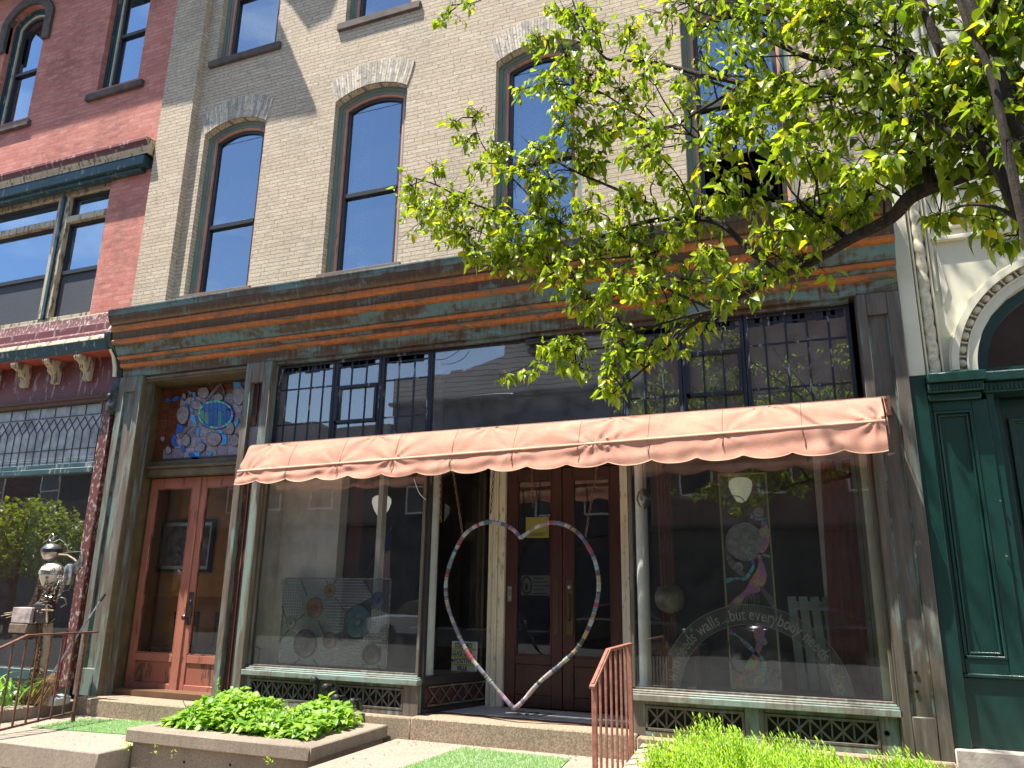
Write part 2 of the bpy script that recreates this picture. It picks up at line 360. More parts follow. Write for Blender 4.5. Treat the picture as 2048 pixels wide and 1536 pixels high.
# ================================================================== ground
def struct(name, mb, mat, **k): return mb.build(name, mat, kind='structure', **k)
ROADM = m_stone('asphalt', (0.06, 0.06, 0.062), (0.04, 0.04, 0.042), 70, stain=0.2)
struct('road', MB().box(-150, 150, -150, -4.6, -0.5, -0.12), ROADM, smooth=False)
struct('ground', MB().box(-150, 150, -4.4, 90, -0.6, -0.006), SLAB, smooth=False)
struct('kerb', MB().box(-150, 150, -4.6, -4.4, -0.5, 0.0), GRAN, smooth=False)
sw = MB()
for i in range(-14, 12):
    sw.box(i*1.5+.006, i*1.5+1.494, -4.4, -2.9, -0.05, 0.0); sw.box(i*1.5+.006, i*1.5+1.494, -2.894, -1.65, -0.05, 0.0)
struct('pavement', sw, SLAB, bevel=.006)
struct('entrance_landing', MB().box(-3.93, -1.35, -1.72, -0.156, 0.0, 0.255), SLAB, bevel=.01)
struct('side_landing', MB().box(-8.15, -5.99, -1.72, -0.286, 0.0, 0.215), SLAB, bevel=.01)

# ================================================================== tan brick building
TB = thing('brick_building', 'tan roman brick building with a long bronze cornice over a glazed shopfront', 'building', (-8.3, 0, 0))
def arcpts(x0, x1, zs, zt, n=14):
    c = (x1-x0)/2; h = zt-zs
    if h < 1e-4: return [(x0, zs), (x1, zs)]
    R = (c*c+h*h)/(2*h); cx = (x0+x1)/2; cz = zt-R; a0 = math.asin(min(1, c/R))
    return [(cx+R*math.sin(-a0+2*a0*i/n), cz+R*math.cos(-a0+2*a0*i/n)) for i in range(n+1)]
def wall_sheet(mb, x0, x1, z0, z1, Y, ops, dep=0.2):
    xs = sorted({x0, x1, *[o[0] for o in ops], *[o[1] for o in ops]}); zs = sorted({z0, z1, *[o[2] for o in ops], *[o[4] for o in ops]})
    xs = [x for x in xs if x0 <= x <= x1]; zs = [z for z in zs if z0 <= z <= z1]
    for a, b in zip(xs, xs[1:]):
        for c, d in zip(zs, zs[1:]):
            mxx, mzz = (a+b)/2, (c+d)/2
            if any(o[0] < mxx < o[1] and o[2] < mzz < o[4] for o in ops): continue
            mb.quad((a, Y, c), (b, Y, c), (b, Y, d), (a, Y, d))
    for (a, b, c, s_, t) in ops:
        ap = arcpts(a, b, s_, t)
        if len(ap) > 2:
            for p, q in zip(ap, ap[1:]):
                mb.quad((p[0], Y, p[1]), (q[0], Y, q[1]), (q[0], Y, t), (p[0], Y, t))
        ring = [(a, c)] + ap + [(b, c)]
        for p, q in zip(ring, ring[1:] + ring[:1]):
            mb.quad((p[0], Y, p[1]), (q[0], Y, q[1]), (q[0], Y+dep, q[1]), (p[0], Y+dep, p[1]))
def inset(path, w):
    out = []
    for i, p in enumerate(path):
        a = Vector(path[max(i-1, 0)]); b = Vector(path[min(i+1, len(path)-1)]); p = Vector(p)
        d1 = (p-a).normalized() if i > 0 else (b-p).normalized(); d2 = (b-p).normalized() if i < len(path)-1 else d1
        n1 = Vector((d1.y, -d1.x)); n2 = Vector((d2.y, -d2.x)); n = (n1+n2).normalized()
        out.append(tuple(p + n*(w/max(0.4, n.dot(n1)))))
    return out
def band(mb, path, w, y0, y1, closed=False):
    inn = inset(path, w); n = len(path)
    vs = [(p[0], y0, p[1]) for p in path] + [(p[0], y0, p[1]) for p in inn] + [(p[0], y1, p[1]) for p in inn] + [(p[0], y1, p[1]) for p in path]
    fs = []
    for i in range(n-1):
        for k in range(4):
            l = (k+1) % 4; fs.append((k*n+i, k*n+i+1, l*n+i+1, l*n+i))
    fs.append((0, n, 2*n, 3*n)); fs.append((n-1, 2*n-1, 3*n-1, 4*n-1))
    mb.add(vs, fs); return inn
W2 = [(-7.51, -6.47), (-5.375, -4.325), (-3.13, -2.09), (-0.98, 0.08)]
W3 = [(-7.49, -6.45), (-5.33, -4.29), (-3.13, -2.09), (-0.98, 0.08)]
Z2 = (5.29, 7.665, 7.815); Z3 = (8.87, 11.35, 11.5)
mb = MB()
ops = [(a, b, *Z2) for a, b in W2] + [(a, b, *Z3) for a, b in W3]
wall_sheet(mb, -7.71, 0.80, 5.03, 12.6, 0.0, ops)
# raised pilaster at the left end and the returns
mb.box(-8.297, -7.71, -0.10, 0.05, 5.03, 12.6)
mb.quad((0.80, 0, 5.03), (0.80, 12, 5.03), (0.80, 12, 12.6), (0.80, 0, 12.6))
mb.quad((-8.297, 12, 0.2), (0.80, 12, 0.2), (0.80, 12, 12.6), (-8.297, 12, 12.6))
mb.box(-8.297, 0.8, -0.02, 12, 12.6, 12.7)
mb.build('wall', TANB, TB, smooth=False)
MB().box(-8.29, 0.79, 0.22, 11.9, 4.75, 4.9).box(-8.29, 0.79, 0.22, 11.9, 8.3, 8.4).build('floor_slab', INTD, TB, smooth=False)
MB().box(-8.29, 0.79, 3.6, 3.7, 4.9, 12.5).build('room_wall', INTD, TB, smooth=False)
TBvis = []
def arch_head(x0, x1, zs, zt, lab=None):
    """flared brick arch: separate voussoirs, two staggered lengths"""
    mb = MB(); c = (x1-x0)/2; h = zt-zs; R = (c*c+h*h)/(2*h); cx = (x0+x1)/2; cz = zt-R; a0 = math.asin(c/R)
    N = 32; H = 0.33
    for i in range(N):
        a = -a0*1.0+2*a0*i/N; b = a+2*a0/N*0.90
        cuts = [0, 1] if i % 3 == 0 else ([0, 0.36, 1] if i % 3 == 1 else [0, 0.64, 1])
        f = lambda t, r: (cx+(R+r)*math.sin(t*(1-0.13*r/H)), cz+(R+r)*math.cos(t*(1-0.13*r/H)))
        for u0, u1 in zip(cuts, cuts[1:]):
            r0 = H*u0+0.004; r1 = H*u1
            mb.prism([f(a, r0), f(b, r0), f(b, r1), f(a, r1)], 'y', -0.012+random.uniform(-.002, .002), 0.02)
    o = mb.build('arch', TANI, TB, smooth=False)
    jp = [f(-a0*1.01, -0.002)] + [((cx+(R-0.002+H*1.01*0)*math.sin(t)), cz+(R-0.002)*math.cos(t)) for t in [(-a0+2*a0*i/10) for i in range(11)]]
    outer = [f(-a0+2*a0*i/10, H+0.004) for i in range(11)]; inner = [f(-a0+2*a0*i/10, 0.0) for i in range(11)]
    m2 = MB()
    for i in range(10): m2.quad(*[(p[0], -0.005, p[1]) for p in (inner[i], inner[i+1], outer[i+1], outer[i])])
    m2.build('mortar', MORT, o, smooth=False)
MORT = m_plain('dark_mortar', (0.12, 0.10, 0.085), 0.9)
def upper_window(x0, x1, z0, zs, zt, parent, mats, dep=0.085, sill=None, curtain=0, meet=None, glass=None, opened=False, wf=0.085, wp=0.03, name='window'):
    path = [(x0, z0)] + arcpts(x0, x1, zs, zt) + [(x1, z0)]
    mb = MB(); inn = band(mb, path, wf*0.55, dep, dep+0.12); inn = band(mb, inn, wf*0.45, dep+0.02, dep+0.12)
    mb.box(inn[0][0], inn[-1][0], dep+0.0, dep+0.12, z0, z0+0.03)
    win = mb.build(name, mats[0], parent, bevel=.003)
    m2 = MB(); inn2 = band(m2, inn, wp, dep+0.035, dep+0.13); m2.build('inner_trim', mats[1], win)
    m3 = MB(); xa, xb = inn2[0][0], inn2[-1][0]
    zm = meet if meet is not None else z0+(zs-z0)*0.455
    ins3 = band(m3, inn2, 0.045, dep+0.06, dep+0.10)
    m3.box(xa+.04, xb-.04, dep+0.05, dep+0.10, zm-0.03, zm+0.03)
    m3.box(xa, xb, dep+0.06, dep+0.12, z0+0.03, z0+0.085)
    m3.build('sash', mats[2], win, bevel=.003)
    g = glass or PANEU
    xa += .04; xb -= .04
    top = [(p[0], p[1]) for p in ins3 if p[1] > zs-0.35]
    MB().poly(([(xa, dep+.085, zm+.02)] + [(p[0], dep+.085, p[1]) for p in top] + [(xb, dep+.085, zm+.02)])[::-1]).build('pane', g, win, smooth=False, recalc=False)
    if not opened:
        MB().quad((xa, dep+.095, z0+.07), (xb, dep+.095, z0+.07), (xb, dep+.095, zm-.02), (xa, dep+.095, zm-.02)).build('pane', g, win, smooth=False, recalc=False)
    else:
        zo = zm-(zm-z0)*0.42
        MB().quad((xa, dep+.095, zo), (xb, dep+.095, zo), (xb, dep+.095, zm-.02), (xa, dep+.095, zm-.02)).build('pane', g, win, smooth=False, recalc=False)
        MB().box(xa, xb, dep+.09, dep+.11, zo-.05, zo).build('sash_rail', mats[2], win)
    MB().box((xa+xb)/2-.004, (xa+xb)/2+.004, dep+.10, dep+.108, z0+.08, zs).build('cord', DARKF, win)
    if curtain:
        mc = MB(); pts = []; n = 30; wd = (xb-xa)*curtain
        for i in range(n+1): pts.append((xa+wd*i/n, 0.30+0.022*math.sin(i*1.9)+random.uniform(-.004, .004)))
        for p, q in zip(pts, pts[1:]): mc.quad((p[0], p[1], z0), (q[0], q[1], z0), (q[0], q[1], zs), (p[0], p[1], zs))
        mc.build('curtain', LACE, win, recalc=False)
        cz = zs
    if sill: 
        MB().box(x0-0.10, x1+0.10, -0.045, 0.16, z0-sill, z0).build('sill', SILLM, win, bevel=.008)
    return win
GM = (GREENF, PEACH, DARKF)
for i, (a, b) in enumerate(W2):
    arch_head(a, b, Z2[1], Z2[2])
    upper_window(a, b, *Z2, TB, GM, curtain=[0, .33, .5, 0][i], opened=(i == 3), meet=[6.30, 6.375, 6.36, 6.60][i])
    MB().box(a-.05, b+.05, -0.03, .1, Z2[0]-.045, Z2[0]-.002).build('sill_board', m_plain('weathered_sill', (0.16, 0.12, 0.10), 0.8) if i == 0 else bpy.data.materials['weathered_sill'], TB, bevel=.004)
for i, (a, b) in enumerate(W3):
    arch_head(a, b, Z3[1], Z3[2])
    upper_window(a, b, *Z3, TB, GM, curtain=[.6, 0, 0, 0][i], sill=0.11)
# ---- bronze cornice, built up of bands
XC0, XC1 = -8.27, 0.80
def cband(name, pts, mat, x0=XC0, x1=XC1): return MB().strip(pts, x0, x1).build(name, mat, TB)
def bead(zt, zb, yt, yb, out=0.022, n=8):
    pts = []
    for i in range(n+1):
        t = i/n; y = yt+(yb-yt)*t; z = zt+(zb-zt)*t
        pts.append((y-out*math.sin(PI*t), z))
    return pts
cband('cornice_top', [(0.0, 5.075), (-.455, 5.035), (-.462, 5.03), (-.462, 5.015), (-.45, 5.01), (-.445, 4.955), (-.43, 4.95)], CTEAL)
cove = [(-.43+0.085*(1-math.cos(t*PI/2)), 4.95-0.115*math.sin(t*PI/2)) for t in [i/6 for i in range(7)]]
cband('cornice_cove', cove, CB)
cband('cornice_bead', [(-.345, 4.842)] + bead(4.842, 4.762, -.362, -.352) + [(-.335, 4.757)], CORN)
cband('cornice_fascia', [(-.335, 4.757), (-.335, 4.75), (-.318, 4.672), (-.315, 4.668)], CB)
cband('cornice_bead', [(-.315, 4.668)] + bead(4.665, 4.607, -.322, -.300) + [(-.275, 4.603)], CORN)
cband('cornice_fascia', [(-.275, 4.603), (-.272, 4.597), (-.215, 4.487), (-.20, 4.482)], CTEAL)
cband('cornice_bead', [(-.20, 4.482)] + bead(4.48, 4.437, -.205, -.190, .016) + [(-.165, 4.433)], CORN)
cband('cornice_fillet', [(-.165, 4.433), (-.165, 4.428), (-.150, 4.400), (-.145, 4.398)], CB2)
cband('cornice_bead', [(-.145, 4.398)] + bead(4.396, 4.343, -.150, -.128, .017) + [(-.10, 4.339)], CORN)
cband('cornice_fascia', [(-.10, 4.339), (-.095, 4.333), (-.085, 4.232), (-.083, 4.230), (0.0, 4.226), (0.1, 4.226)], CB2)
# end caps of the cornice
prof = [(0, 5.06), (-.45, 5.03), (-.45, 4.95)] + cove[1:] + [(-.35, 4.757), (-.33, 4.757), (-.315, 4.668), (-.30, 4.61), (-.27, 4.6), (-.20, 4.482), (-.19, 4.437), (-.165, 4.43), (-.145, 4.398), (-.125, 4.343), (-.10, 4.335), (-.085, 4.23), (0, 4.23)]
MB().prism(prof, 'x', XC0+.002, XC0+.02).prism(prof, 'x', XC1-.02, XC1-.002).build('cornice_end', CB2, TB, smooth=False)
for x in (-5.36, -2.96, -0.6):
    sm = MB()
    for p, q in zip(prof[1:], prof[2:]): sm.add([(x-.006, p[0]-.004, p[1]), (x+.006, p[0]-.004, p[1]), (x+.006, q[0]-.004, q[1]), (x-.006, q[0]-.004, q[1])], [(0, 1, 2, 3)])
    sm.build('cornice_seam', CTEAL, TB, smooth=False, recalc=False)
# ---- pilasters of the shopfront
def pilaster(x0, x1, z0, z1, yf, pan, mat, pmat, dep=0.035, cap=0.2, foot=0.3, lab=None):
    """frame strips round a sunk panel"""
    a, b = pan; m = MB()
    m.box(x0, a, yf, 0.12, z0, z1); m.box(b, x1, yf, 0.12, z0, z1)
    m.box(a, b, yf, 0.12, z0, z0+foot); m.box(a, b, yf, 0.12, z1-cap, z1)
    o = m.build('pilaster', mat, TB, bevel=.006, label=lab)
    MB().box(a, b, yf+dep, 0.10, z0+foot, z1-cap).build('panel', pmat, o)
    MB().box(a+.0, a+.014, yf+dep-.012, 0.10, z0+foot, z1-cap).box(b-.014, b, yf+dep-.012, 0.10, z0+foot, z1-cap).build('bead', CTEAL, o)
    return o
pl = pilaster(-8.29, -7.90, .385, 4.226, -.10, (-8.19, -8.0), PIL2, PIL2, lab='left pilaster with green patina')
pr_ = pilaster(.455, .802, .44, 4.226, -.10, (.535, .70), PIL, PIL, lab='right pilaster with drilled screw holes near its foot')
MB().box(.447, .454, -.06, .1, .44, 4.226).build('side_strip', PIL, pr_)
sc = MB()
for x, z in ((.553, 1.06), (.60, 1.06), (.548, .92), (.592, .92)): sc.lathe((x, -.072, z), [(.016, 0), (.016, -.006), (.008, -.006), (.007, .0)], 12, 'y')
sc.build('screw_hole', BRASSD, pr_)
# middle pilaster with an open dark slot
m = MB().box(-6.26, -6.17, -.10, .12, .385, 4.226).box(-6.0, -5.885, -.10, .12, .44, 4.226).box(-6.17, -6.0, -.10, .12, 3.98, 4.226)
pm = m.build('pilaster', PIL2, TB, bevel=.006, label='middle pilaster with a dark open slot')
MB().box(-6.17, -6.0, -.03, .1, .40, 3.98).box(-6.1, -6.088, -.045, .0, .4, 3.98).build('slot_panel', DKWOOD, pm)
MB().box(-6.165, -6.03, -.05, -.03, 3.0, 3.45).build('metal_plate', m_plain('grey_riveted_plate', (0.20, 0.18, 0.19), 0.5, 0.3), pm, bevel=.003)
rv = MB()
for x in (-6.15, -6.045):
    for k in range(5): rv.lathe((x, -.05, 3.04+.09*k), [(.006, .0), (.004, -.004), (0.001, -.005)], 8, 'y')
rv.build('rivet', BRASSD, pm)
# ---- side entrance: splayed olive frame, stained glass light, terracotta doors
m = MB()
m.prism([(-7.90, -.10), (-7.885, -.06), (-8.0, .36), (-8.06, .36)], 'z', .385, 4.2)
m.prism([(-6.26, -.10), (-6.275, -.06), (-6.40, .36), (-6.26, .36)], 'z', .385, 4.2)
fr = m.build('door_surround', OLIVE, TB, bevel=.004)
m = MB()
for i in range(3): m.box(-7.93-.035*i, -7.915-.035*i, -.03+.12*i, .0+.12*i, .385, 4.16)
m.build('moulding', OLIVED, fr)
MB().box(-7.9, -6.26, -.05, .04, 4.15, 4.24).box(-7.96, -6.3, .06, .30, 4.165, 4.20).box(-7.93, -6.27, -.07, -.045, 4.175, 4.20).build('head_moulding', OLIVE, fr)
MB().box(-7.99, -6.38, .22, .40, 2.965, 3.06).box(-7.99, -6.38, .19, .40, 3.06, 3.10).box(-7.99, -6.38, .25, .40, 3.10, 3.165).build('transom_bar', OLIVE, fr, bevel=.006)
def door_leaf(x0, x1, z0, z1, y, parent, mat, pmat, gl, stile=.105, top=.13, mid=.50, knob=None, lab=None, th=.05, midh=.12):
    m = MB().box(x0, x0+stile, y, y+th, z0, z1).box(x1-stile, x1, y, y+th, z0, z1).box(x0+stile, x1-stile, y, y+th, z1-top, z1)
    m.box(x0+stile, x1-stile, y, y+th, z0, z0+.12).box(x0+stile, x1-stile, y, y+th, z0+mid, z0+mid+midh)
    d = m.build('door', mat, parent, bevel=.005, label=lab)
    MB().box(x0+stile, x1-stile, y+.014, y+.04, z0+.12, z0+mid).build('panel', pmat, d, bevel=.004)
    MB().quad((x0+stile, y+.025, z0+mid+midh), (x1-stile, y+.025, z0+mid+midh), (x1-stile, y+.025, z1-top), (x0+stile, y+.025, z1-top)).build('pane', gl, d, smooth=False, recalc=False)
    b = MB(); path = [(x0+stile, z0+mid+midh), (x0+stile, z1-top), (x1-stile, z1-top), (x1-stile, z0+mid+midh), (x0+stile, z0+mid+midh)]
    band(b, path, .014, y+.002, y+.02); b.build('glazing_bead', pmat, d)
    return d
dl = door_leaf(-7.975, -7.18, .395, 2.955, .34, TB, TERRA, TERRAP, DGLASS, mid=.36, midh=.09, lab='left leaf of the terracotta side door')
dr = door_leaf(-7.176, -6.38, .395, 2.955, .345, TB, TERRA, TERRAP, DGLASS, mid=.36, midh=.09, lab='right leaf of the terracotta side door')
MB().box(-7.20, -7.15, .325, .35, .395, 2.955).build('meeting_stile', TERRA, dl, bevel=.004)
MB().box(-7.135, -7.07, .335, .345, 1.18, 1.56).lathe((-7.10, .33, 1.45), [(.018, 0.01), (.018, -.004), (.006, -.006), (.001, -.006)], 12, 'y').build('lock_plate', DARKF, dr, bevel=.002)
MB().lathe((-7.12, .33, 1.27), [(.012, 0.01), (.012, -.035), (.03, -.045), (.032, -.06), (.02, -.075), (.001, -.078)], 14, 'y').build('door_knob', m_plain('plum_knob', (0.10, 0.04, 0.05), 0.3, 0.4), dr)
# stained glass light over the side door
SGx0, SGx1, SGz0, SGz1, SGy = -8.02, -6.385, 3.17, 4.165, .30
sg = MB(); band(sg, [(SGx0, SGz0), (SGx0, SGz1), (SGx1, SGz1), (SGx1, SGz0), (SGx0, SGz0)], .03, SGy-.01, SGy+.03)
sgo = sg.build('stained_glass_light', OLIVED, TB)
BGG = m_island('grey_lilac_glass', [(0.24, 0.21, 0.26), (0.29, 0.255, 0.30), (0.21, 0.18, 0.225), (0.32, 0.28, 0.34)], 0.25, 50)
BRG = m_island('rust_glass', [(0.14, 0.045, 0.02), (0.11, 0.036, 0.018), (0.16, 0.055, 0.028)], 0.2, 30)
g1, g2 = MB(), MB(); nx, nz_ = 9, 7
W_, H_ = SGx1-SGx0-.06, SGz1-SGz0-.06
for i in range(nx):
    for j in range(nz_):
        a = SGx0+.03+W_*i/nx; b = SGx0+.03+W_*(i+1)/nx-.005; c = SGz0+.03+H_*j/nz_; d = SGz0+.03+H_*(j+1)/nz_-.005
        rust = i == 0 or (i == 1 and j > 0) or (j == nz_-1 and i < 7) or (i == 2 and j in (3,))
        (g2 if rust else g1).box(a, b, SGy+.008, SGy+.014, c, d)
g1.build('lilac_glass', BGG, sgo, smooth=False); g2.build('rust_glass', BRG, sgo, smooth=False)
MB().box(SGx0+.02, SGx1-.02, SGy+.0165, SGy+.02, SGz0+.02, SGz1-.02).build('lead_lines', LEAD, sgo, smooth=False)
def sgp(px, py, dy=0.0):
    """pixel of the enlarged light (1408 by 1536) -> place in the light"""
    p = at(300+px*220/1408, 720+py*240/1536, SGy); return (p.x, p.z)
def blob(mb, cx, cy, rx, ry, rot=0, n=18, y=0.0, wob=0.0, th=.006):
    ps = []
    for k in range(n):
        a = 2*PI*k/n; r = 1+wob*math.sin(3*a+cx)
        x = rx*r*math.cos(a); z = ry*r*math.sin(a)
        ps.append(sgp(cx+x*math.cos(rot)-z*math.sin(rot), cy+x*math.sin(rot)+z*math.cos(rot)))
    mb.prism(ps, 'y', SGy-y-th, SGy+.004-y)
AGATE = m_island('agate_slices', [(0.20, 0.17, 0.19), (0.26, 0.23, 0.25), (0.15, 0.14, 0.17), (0.30, 0.27, 0.27), (0.18, 0.16, 0.155)], 0.2, 14, 0.1)
rim = None
for (cx, cy, rx, ry, ro) in ((425, 705, 75, 115, .1), (465, 1030, 52, 75, .1), (690, 420, 70, 70, .4), (1140, 445, 75, 130, 0), (820, 1010, 95, 85, .2), (645, 1120, 70, 55, -.5), (1085, 1030, 58, 72, 0), (1030, 880, 50, 75, .2), (240, 1155, 36, 48, 0), (168, 1010, 25, 32, 0), (600, 580, 75, 52, .3), (880, 480, 60, 45, 0), (440, 470, 24, 38, 0)):
    rim = MB(); blob(rim, cx, cy, rx+7, ry+7, ro, y=.001, wob=.04); rim.build('agate_rim', LEAD, sgo); ag = MB(); blob(ag, cx, cy, rx, ry, ro, y=.004, wob=.04); ag.build('agate_slice', AGATE, sgo)

SHELL = m_island('turtle_shell_glass', [(0.05, 0.22, 0.24), (0.07, 0.28, 0.25), (0.10, 0.24, 0.22), (0.03, 0.10, 0.33)], 0.12, 60, 0.6)
IRID = m_island('bright_iridescent_glass', [(0.05, 0.18, 0.60), (0.10, 0.45, 0.50), (0.30, 0.55, 0.20), (0.08, 0.35, 0.75), (0.40, 0.12, 0.50), (0.12, 0.50, 0.45)], 0.12, 40, 0.4)
BLUEG = m_plain('cobalt_blue_glass', (0.03, 0.12, 0.42), 0.12, scale=25)
rr = MB(); blob(rr, 845, 700, 238, 190, -.05, 30, y=.001); rr.build('shell_rim_lead', LEAD, sgo)
sh = MB(); cx, cy = 845, 700
for k in range(26):      # border pieces
    a0_, a1_ = 2*PI*k/26, 2*PI*(k+.88)/26
    ps = [sgp(cx+R1*math.cos(a), cy+R2*math.sin(a)) for (R1, R2), a in (((228, 182), a0_), ((228, 182), a1_), ((200, 155), a1_), ((200, 155), a0_))]
    sh.prism(ps, 'y', SGy-.012, SGy-.001)
sh.build('shell_border', IRID, sgo, smooth=False)
s2 = MB()
for k in range(7):
    x0_ = -195+k*56; x1_ = x0_+52
    f = lambda x: 150*math.sqrt(max(0, 1-(x/198)**2))
    mid = 20+22*math.sin(k*1.7)
    s2.prism([sgp(cx+x0_, cy+mid-70), sgp(cx+x1_, cy+mid-75), sgp(cx+x1_, cy+f(x1_)), sgp(cx+x0_, cy+f(x0_))], 'y', SGy-.012, SGy-.001)
s2.build('shell_plate', SHELL, sgo, smooth=False)
s3 = MB()
for k in range(7):
    x0_ = -190+k*55; x1_ = x0_+51; f = lambda x: -148*math.sqrt(max(0, 1-(x/198)**2)); mid = 20+22*math.sin(k*1.7)
    s3.prism([sgp(cx+x0_, cy+f(x0_)), sgp(cx+x1_, cy+f(x1_)), sgp(cx+x1_, cy+mid-82), sgp(cx+x0_, cy+mid-78)], 'y', SGy-.012, SGy-.001)
s3.build('shell_back', BLUEG, sgo, smooth=False)
bl = MB()
for ps in ([(200, 510), (235, 480), (270, 515), (235, 545), (205, 550)], [(285, 510), (340, 460), (385, 470), (350, 515), (300, 528)], [(385, 470), (450, 500), (440, 530), (410, 500)], [(455, 550), (500, 575), (495, 620), (465, 600)],
           [(365, 815), (440, 850), (410, 920), (335, 945), (345, 880)], [(310, 950), (340, 975), (325, 1040), (365, 1095), (310, 1110), (280, 1060), (280, 1000)], [(390, 1090), (450, 1110), (455, 1170), (430, 1180)], [(510, 1180), (580, 1210), (640, 1270), (560, 1280), (490, 1215)]):
    bl.prism([sgp(*p) for p in ps], 'y', SGy-.01, SGy+.004)
bl.build('blue_ribbon', BLUEG, sgo)
ir = MB()
for ps in ([(540, 700), (580, 720), (590, 780), (615, 835), (560, 800), (530, 760)], [(525, 620), (560, 640), (548, 690)], [(605, 860), (640, 890), (618, 1000), (600, 930)], [(550, 420), (580, 415), (585, 455), (565, 470)], [(490, 390), (540, 415), (515, 440)],
           [(560, 480), (580, 515), (545, 525)], [(920, 950), (985, 965), (985, 1080), (910, 1080), (940, 1020)], [(860, 920), (900, 890), (940, 925), (900, 945)], [(625, 1020), (670, 1045), (635, 1065)], [(1085, 800), (1140, 745), (1130, 820), (1095, 860)],
           [(1155, 640), (1175, 650), (1165, 690)], [(725, 1180), (800, 1190), (765, 1240)], [(560, 1180), (640, 1175), (640, 1240), (590, 1230)], [(1070, 285), (1170, 285), (1170, 330), (1080, 370)]):
    MB().prism([sgp(*p) for p in ps], 'y', SGy-.011, SGy+.004).build('iridescent_piece', IRID, sgo, smooth=False)
dk = MB()
for ps in ([(530, 930), (600, 870), (610, 890), (545, 960)], [(715, 285), (780, 280), (790, 330), (760, 300)], [(880, 310), (920, 305), (960, 400), (965, 470), (930, 350)], [(360, 980), (500, 840), (530, 850), (400, 1000)], [(710, 525), (860, 330), (905, 320), (760, 500)]):
    MB().prism([sgp(*p) for p in ps], 'y', SGy-.012, SGy+.004).build('fin_piece', AGATE, sgo, smooth=False)

# ---- transom band over the shop windows
def grid_light(x0, x1, z0, z1, cols, rows, y=.05, opening=None, lab=None, fr=.035):
    m = MB(); band(m, [(x0, z0), (x0, z1), (x1, z1), (x1, z0), (x0, z0)], fr, y-.03, y+.03)
    L = m.build('transom_window', BLACKF, TB, bevel=.003, label=lab)
    b = MB()
    for c in cols: b.box(x0+(x1-x0)*c-.009, x0+(x1-x0)*c+.009, y-.006, y+.010, z0+fr, z1-fr)
    xs = [x0+fr]+[x0+(x1-x0)*c for c in cols]+[x1-fr]
    for r in rows:
        zz = z0+(z1-z0)*r
        for p, q in zip(xs, xs[1:]): b.box(p+.009, q-.009, y-.005, y+.009, zz-.009, zz+.009)
    if opening:
        a, c, p, q = opening; X0, X1, Zz0, Zz1 = x0+(x1-x0)*a, x0+(x1-x0)*c, z0+(z1-z0)*p, z0+(z1-z0)*q
        band(b, [(X0, Zz0), (X0, Zz1), (X1, Zz1), (X1, Zz0), (X0, Zz0)], .03, y-.045, y+.02)
    b.build('glazing_bar', BLACKF, L)
    MB().quad((x0+.02, y, z0+.02), (x1-.02, y, z0+.02), (x1-.02, y, z1-.02), (x0+.02, y, z1-.02)).build('pane', TRANG, L, smooth=False, recalc=False)
    pn = MB()
    for k in range(12): # paint left on the top of the glass
        xx = x0+fr+(x1-x0-2*fr-.12)*k/11; pn.box(xx, xx+random.uniform(.05, .12), y-.004, y-.002, z1-fr-random.uniform(.06, .085), z1-fr+.002)
    pn.build('painted_edge', BLACKF, L, smooth=False)
    return L
ZT0, ZT1 = 3.18, 4.19
grid_light(-5.885, -5.075, ZT0, ZT1, [.16, .37, .58, .79], [.28, .70, .91], lab='left third of the left transom')
grid_light(-5.07, -4.46, ZT0, ZT1, [.34, .66], [.91], opening=(.06, .94, .25, .68), lab='transom with a small opening vent left of the clear pane')
grid_light(-4.455, -3.84, ZT0, ZT1, [.34, .66], [.28, .70, .91], lab='transom beside the clear pane')
grid_light(-1.675, -1.12, ZT0, ZT1, [.34, .66], [.28, .70, .91], lab='transom right of the clear pane')
grid_light(-1.115, -.53, ZT0, ZT1, [.34, .66], [.91], opening=(.06, .94, .25, .68), lab='transom with a small opening vent in the right group')
grid_light(-.525, .40, ZT0, ZT1, [.20, .40, .60, .80], [.28, .70, .91], lab='right end transom with flaking black paint')
m = MB(); band(m, [(-3.835, ZT0), (-3.835, ZT1), (-1.68, ZT1), (-1.68, ZT0), (-3.835, ZT0)], .022, .02, .08)
cl = m.build('clear_transom', BLACKF, TB); MB().quad((-3.82, .05, ZT0), (-1.69, .05, ZT0), (-1.69, .05, ZT1-.01), (-3.82, .05, ZT1-.01)).build('pane', TRANG, cl, smooth=False, recalc=False)
MB().box(-5.885, .40, -.04, .09, ZT1, 4.228).build('transom_head', CB2, TB, bevel=.004)
MB().box(-5.885, .40, -.06, .12, 3.04, ZT0).build('transom_rail', DKWOOD, TB, bevel=.004)
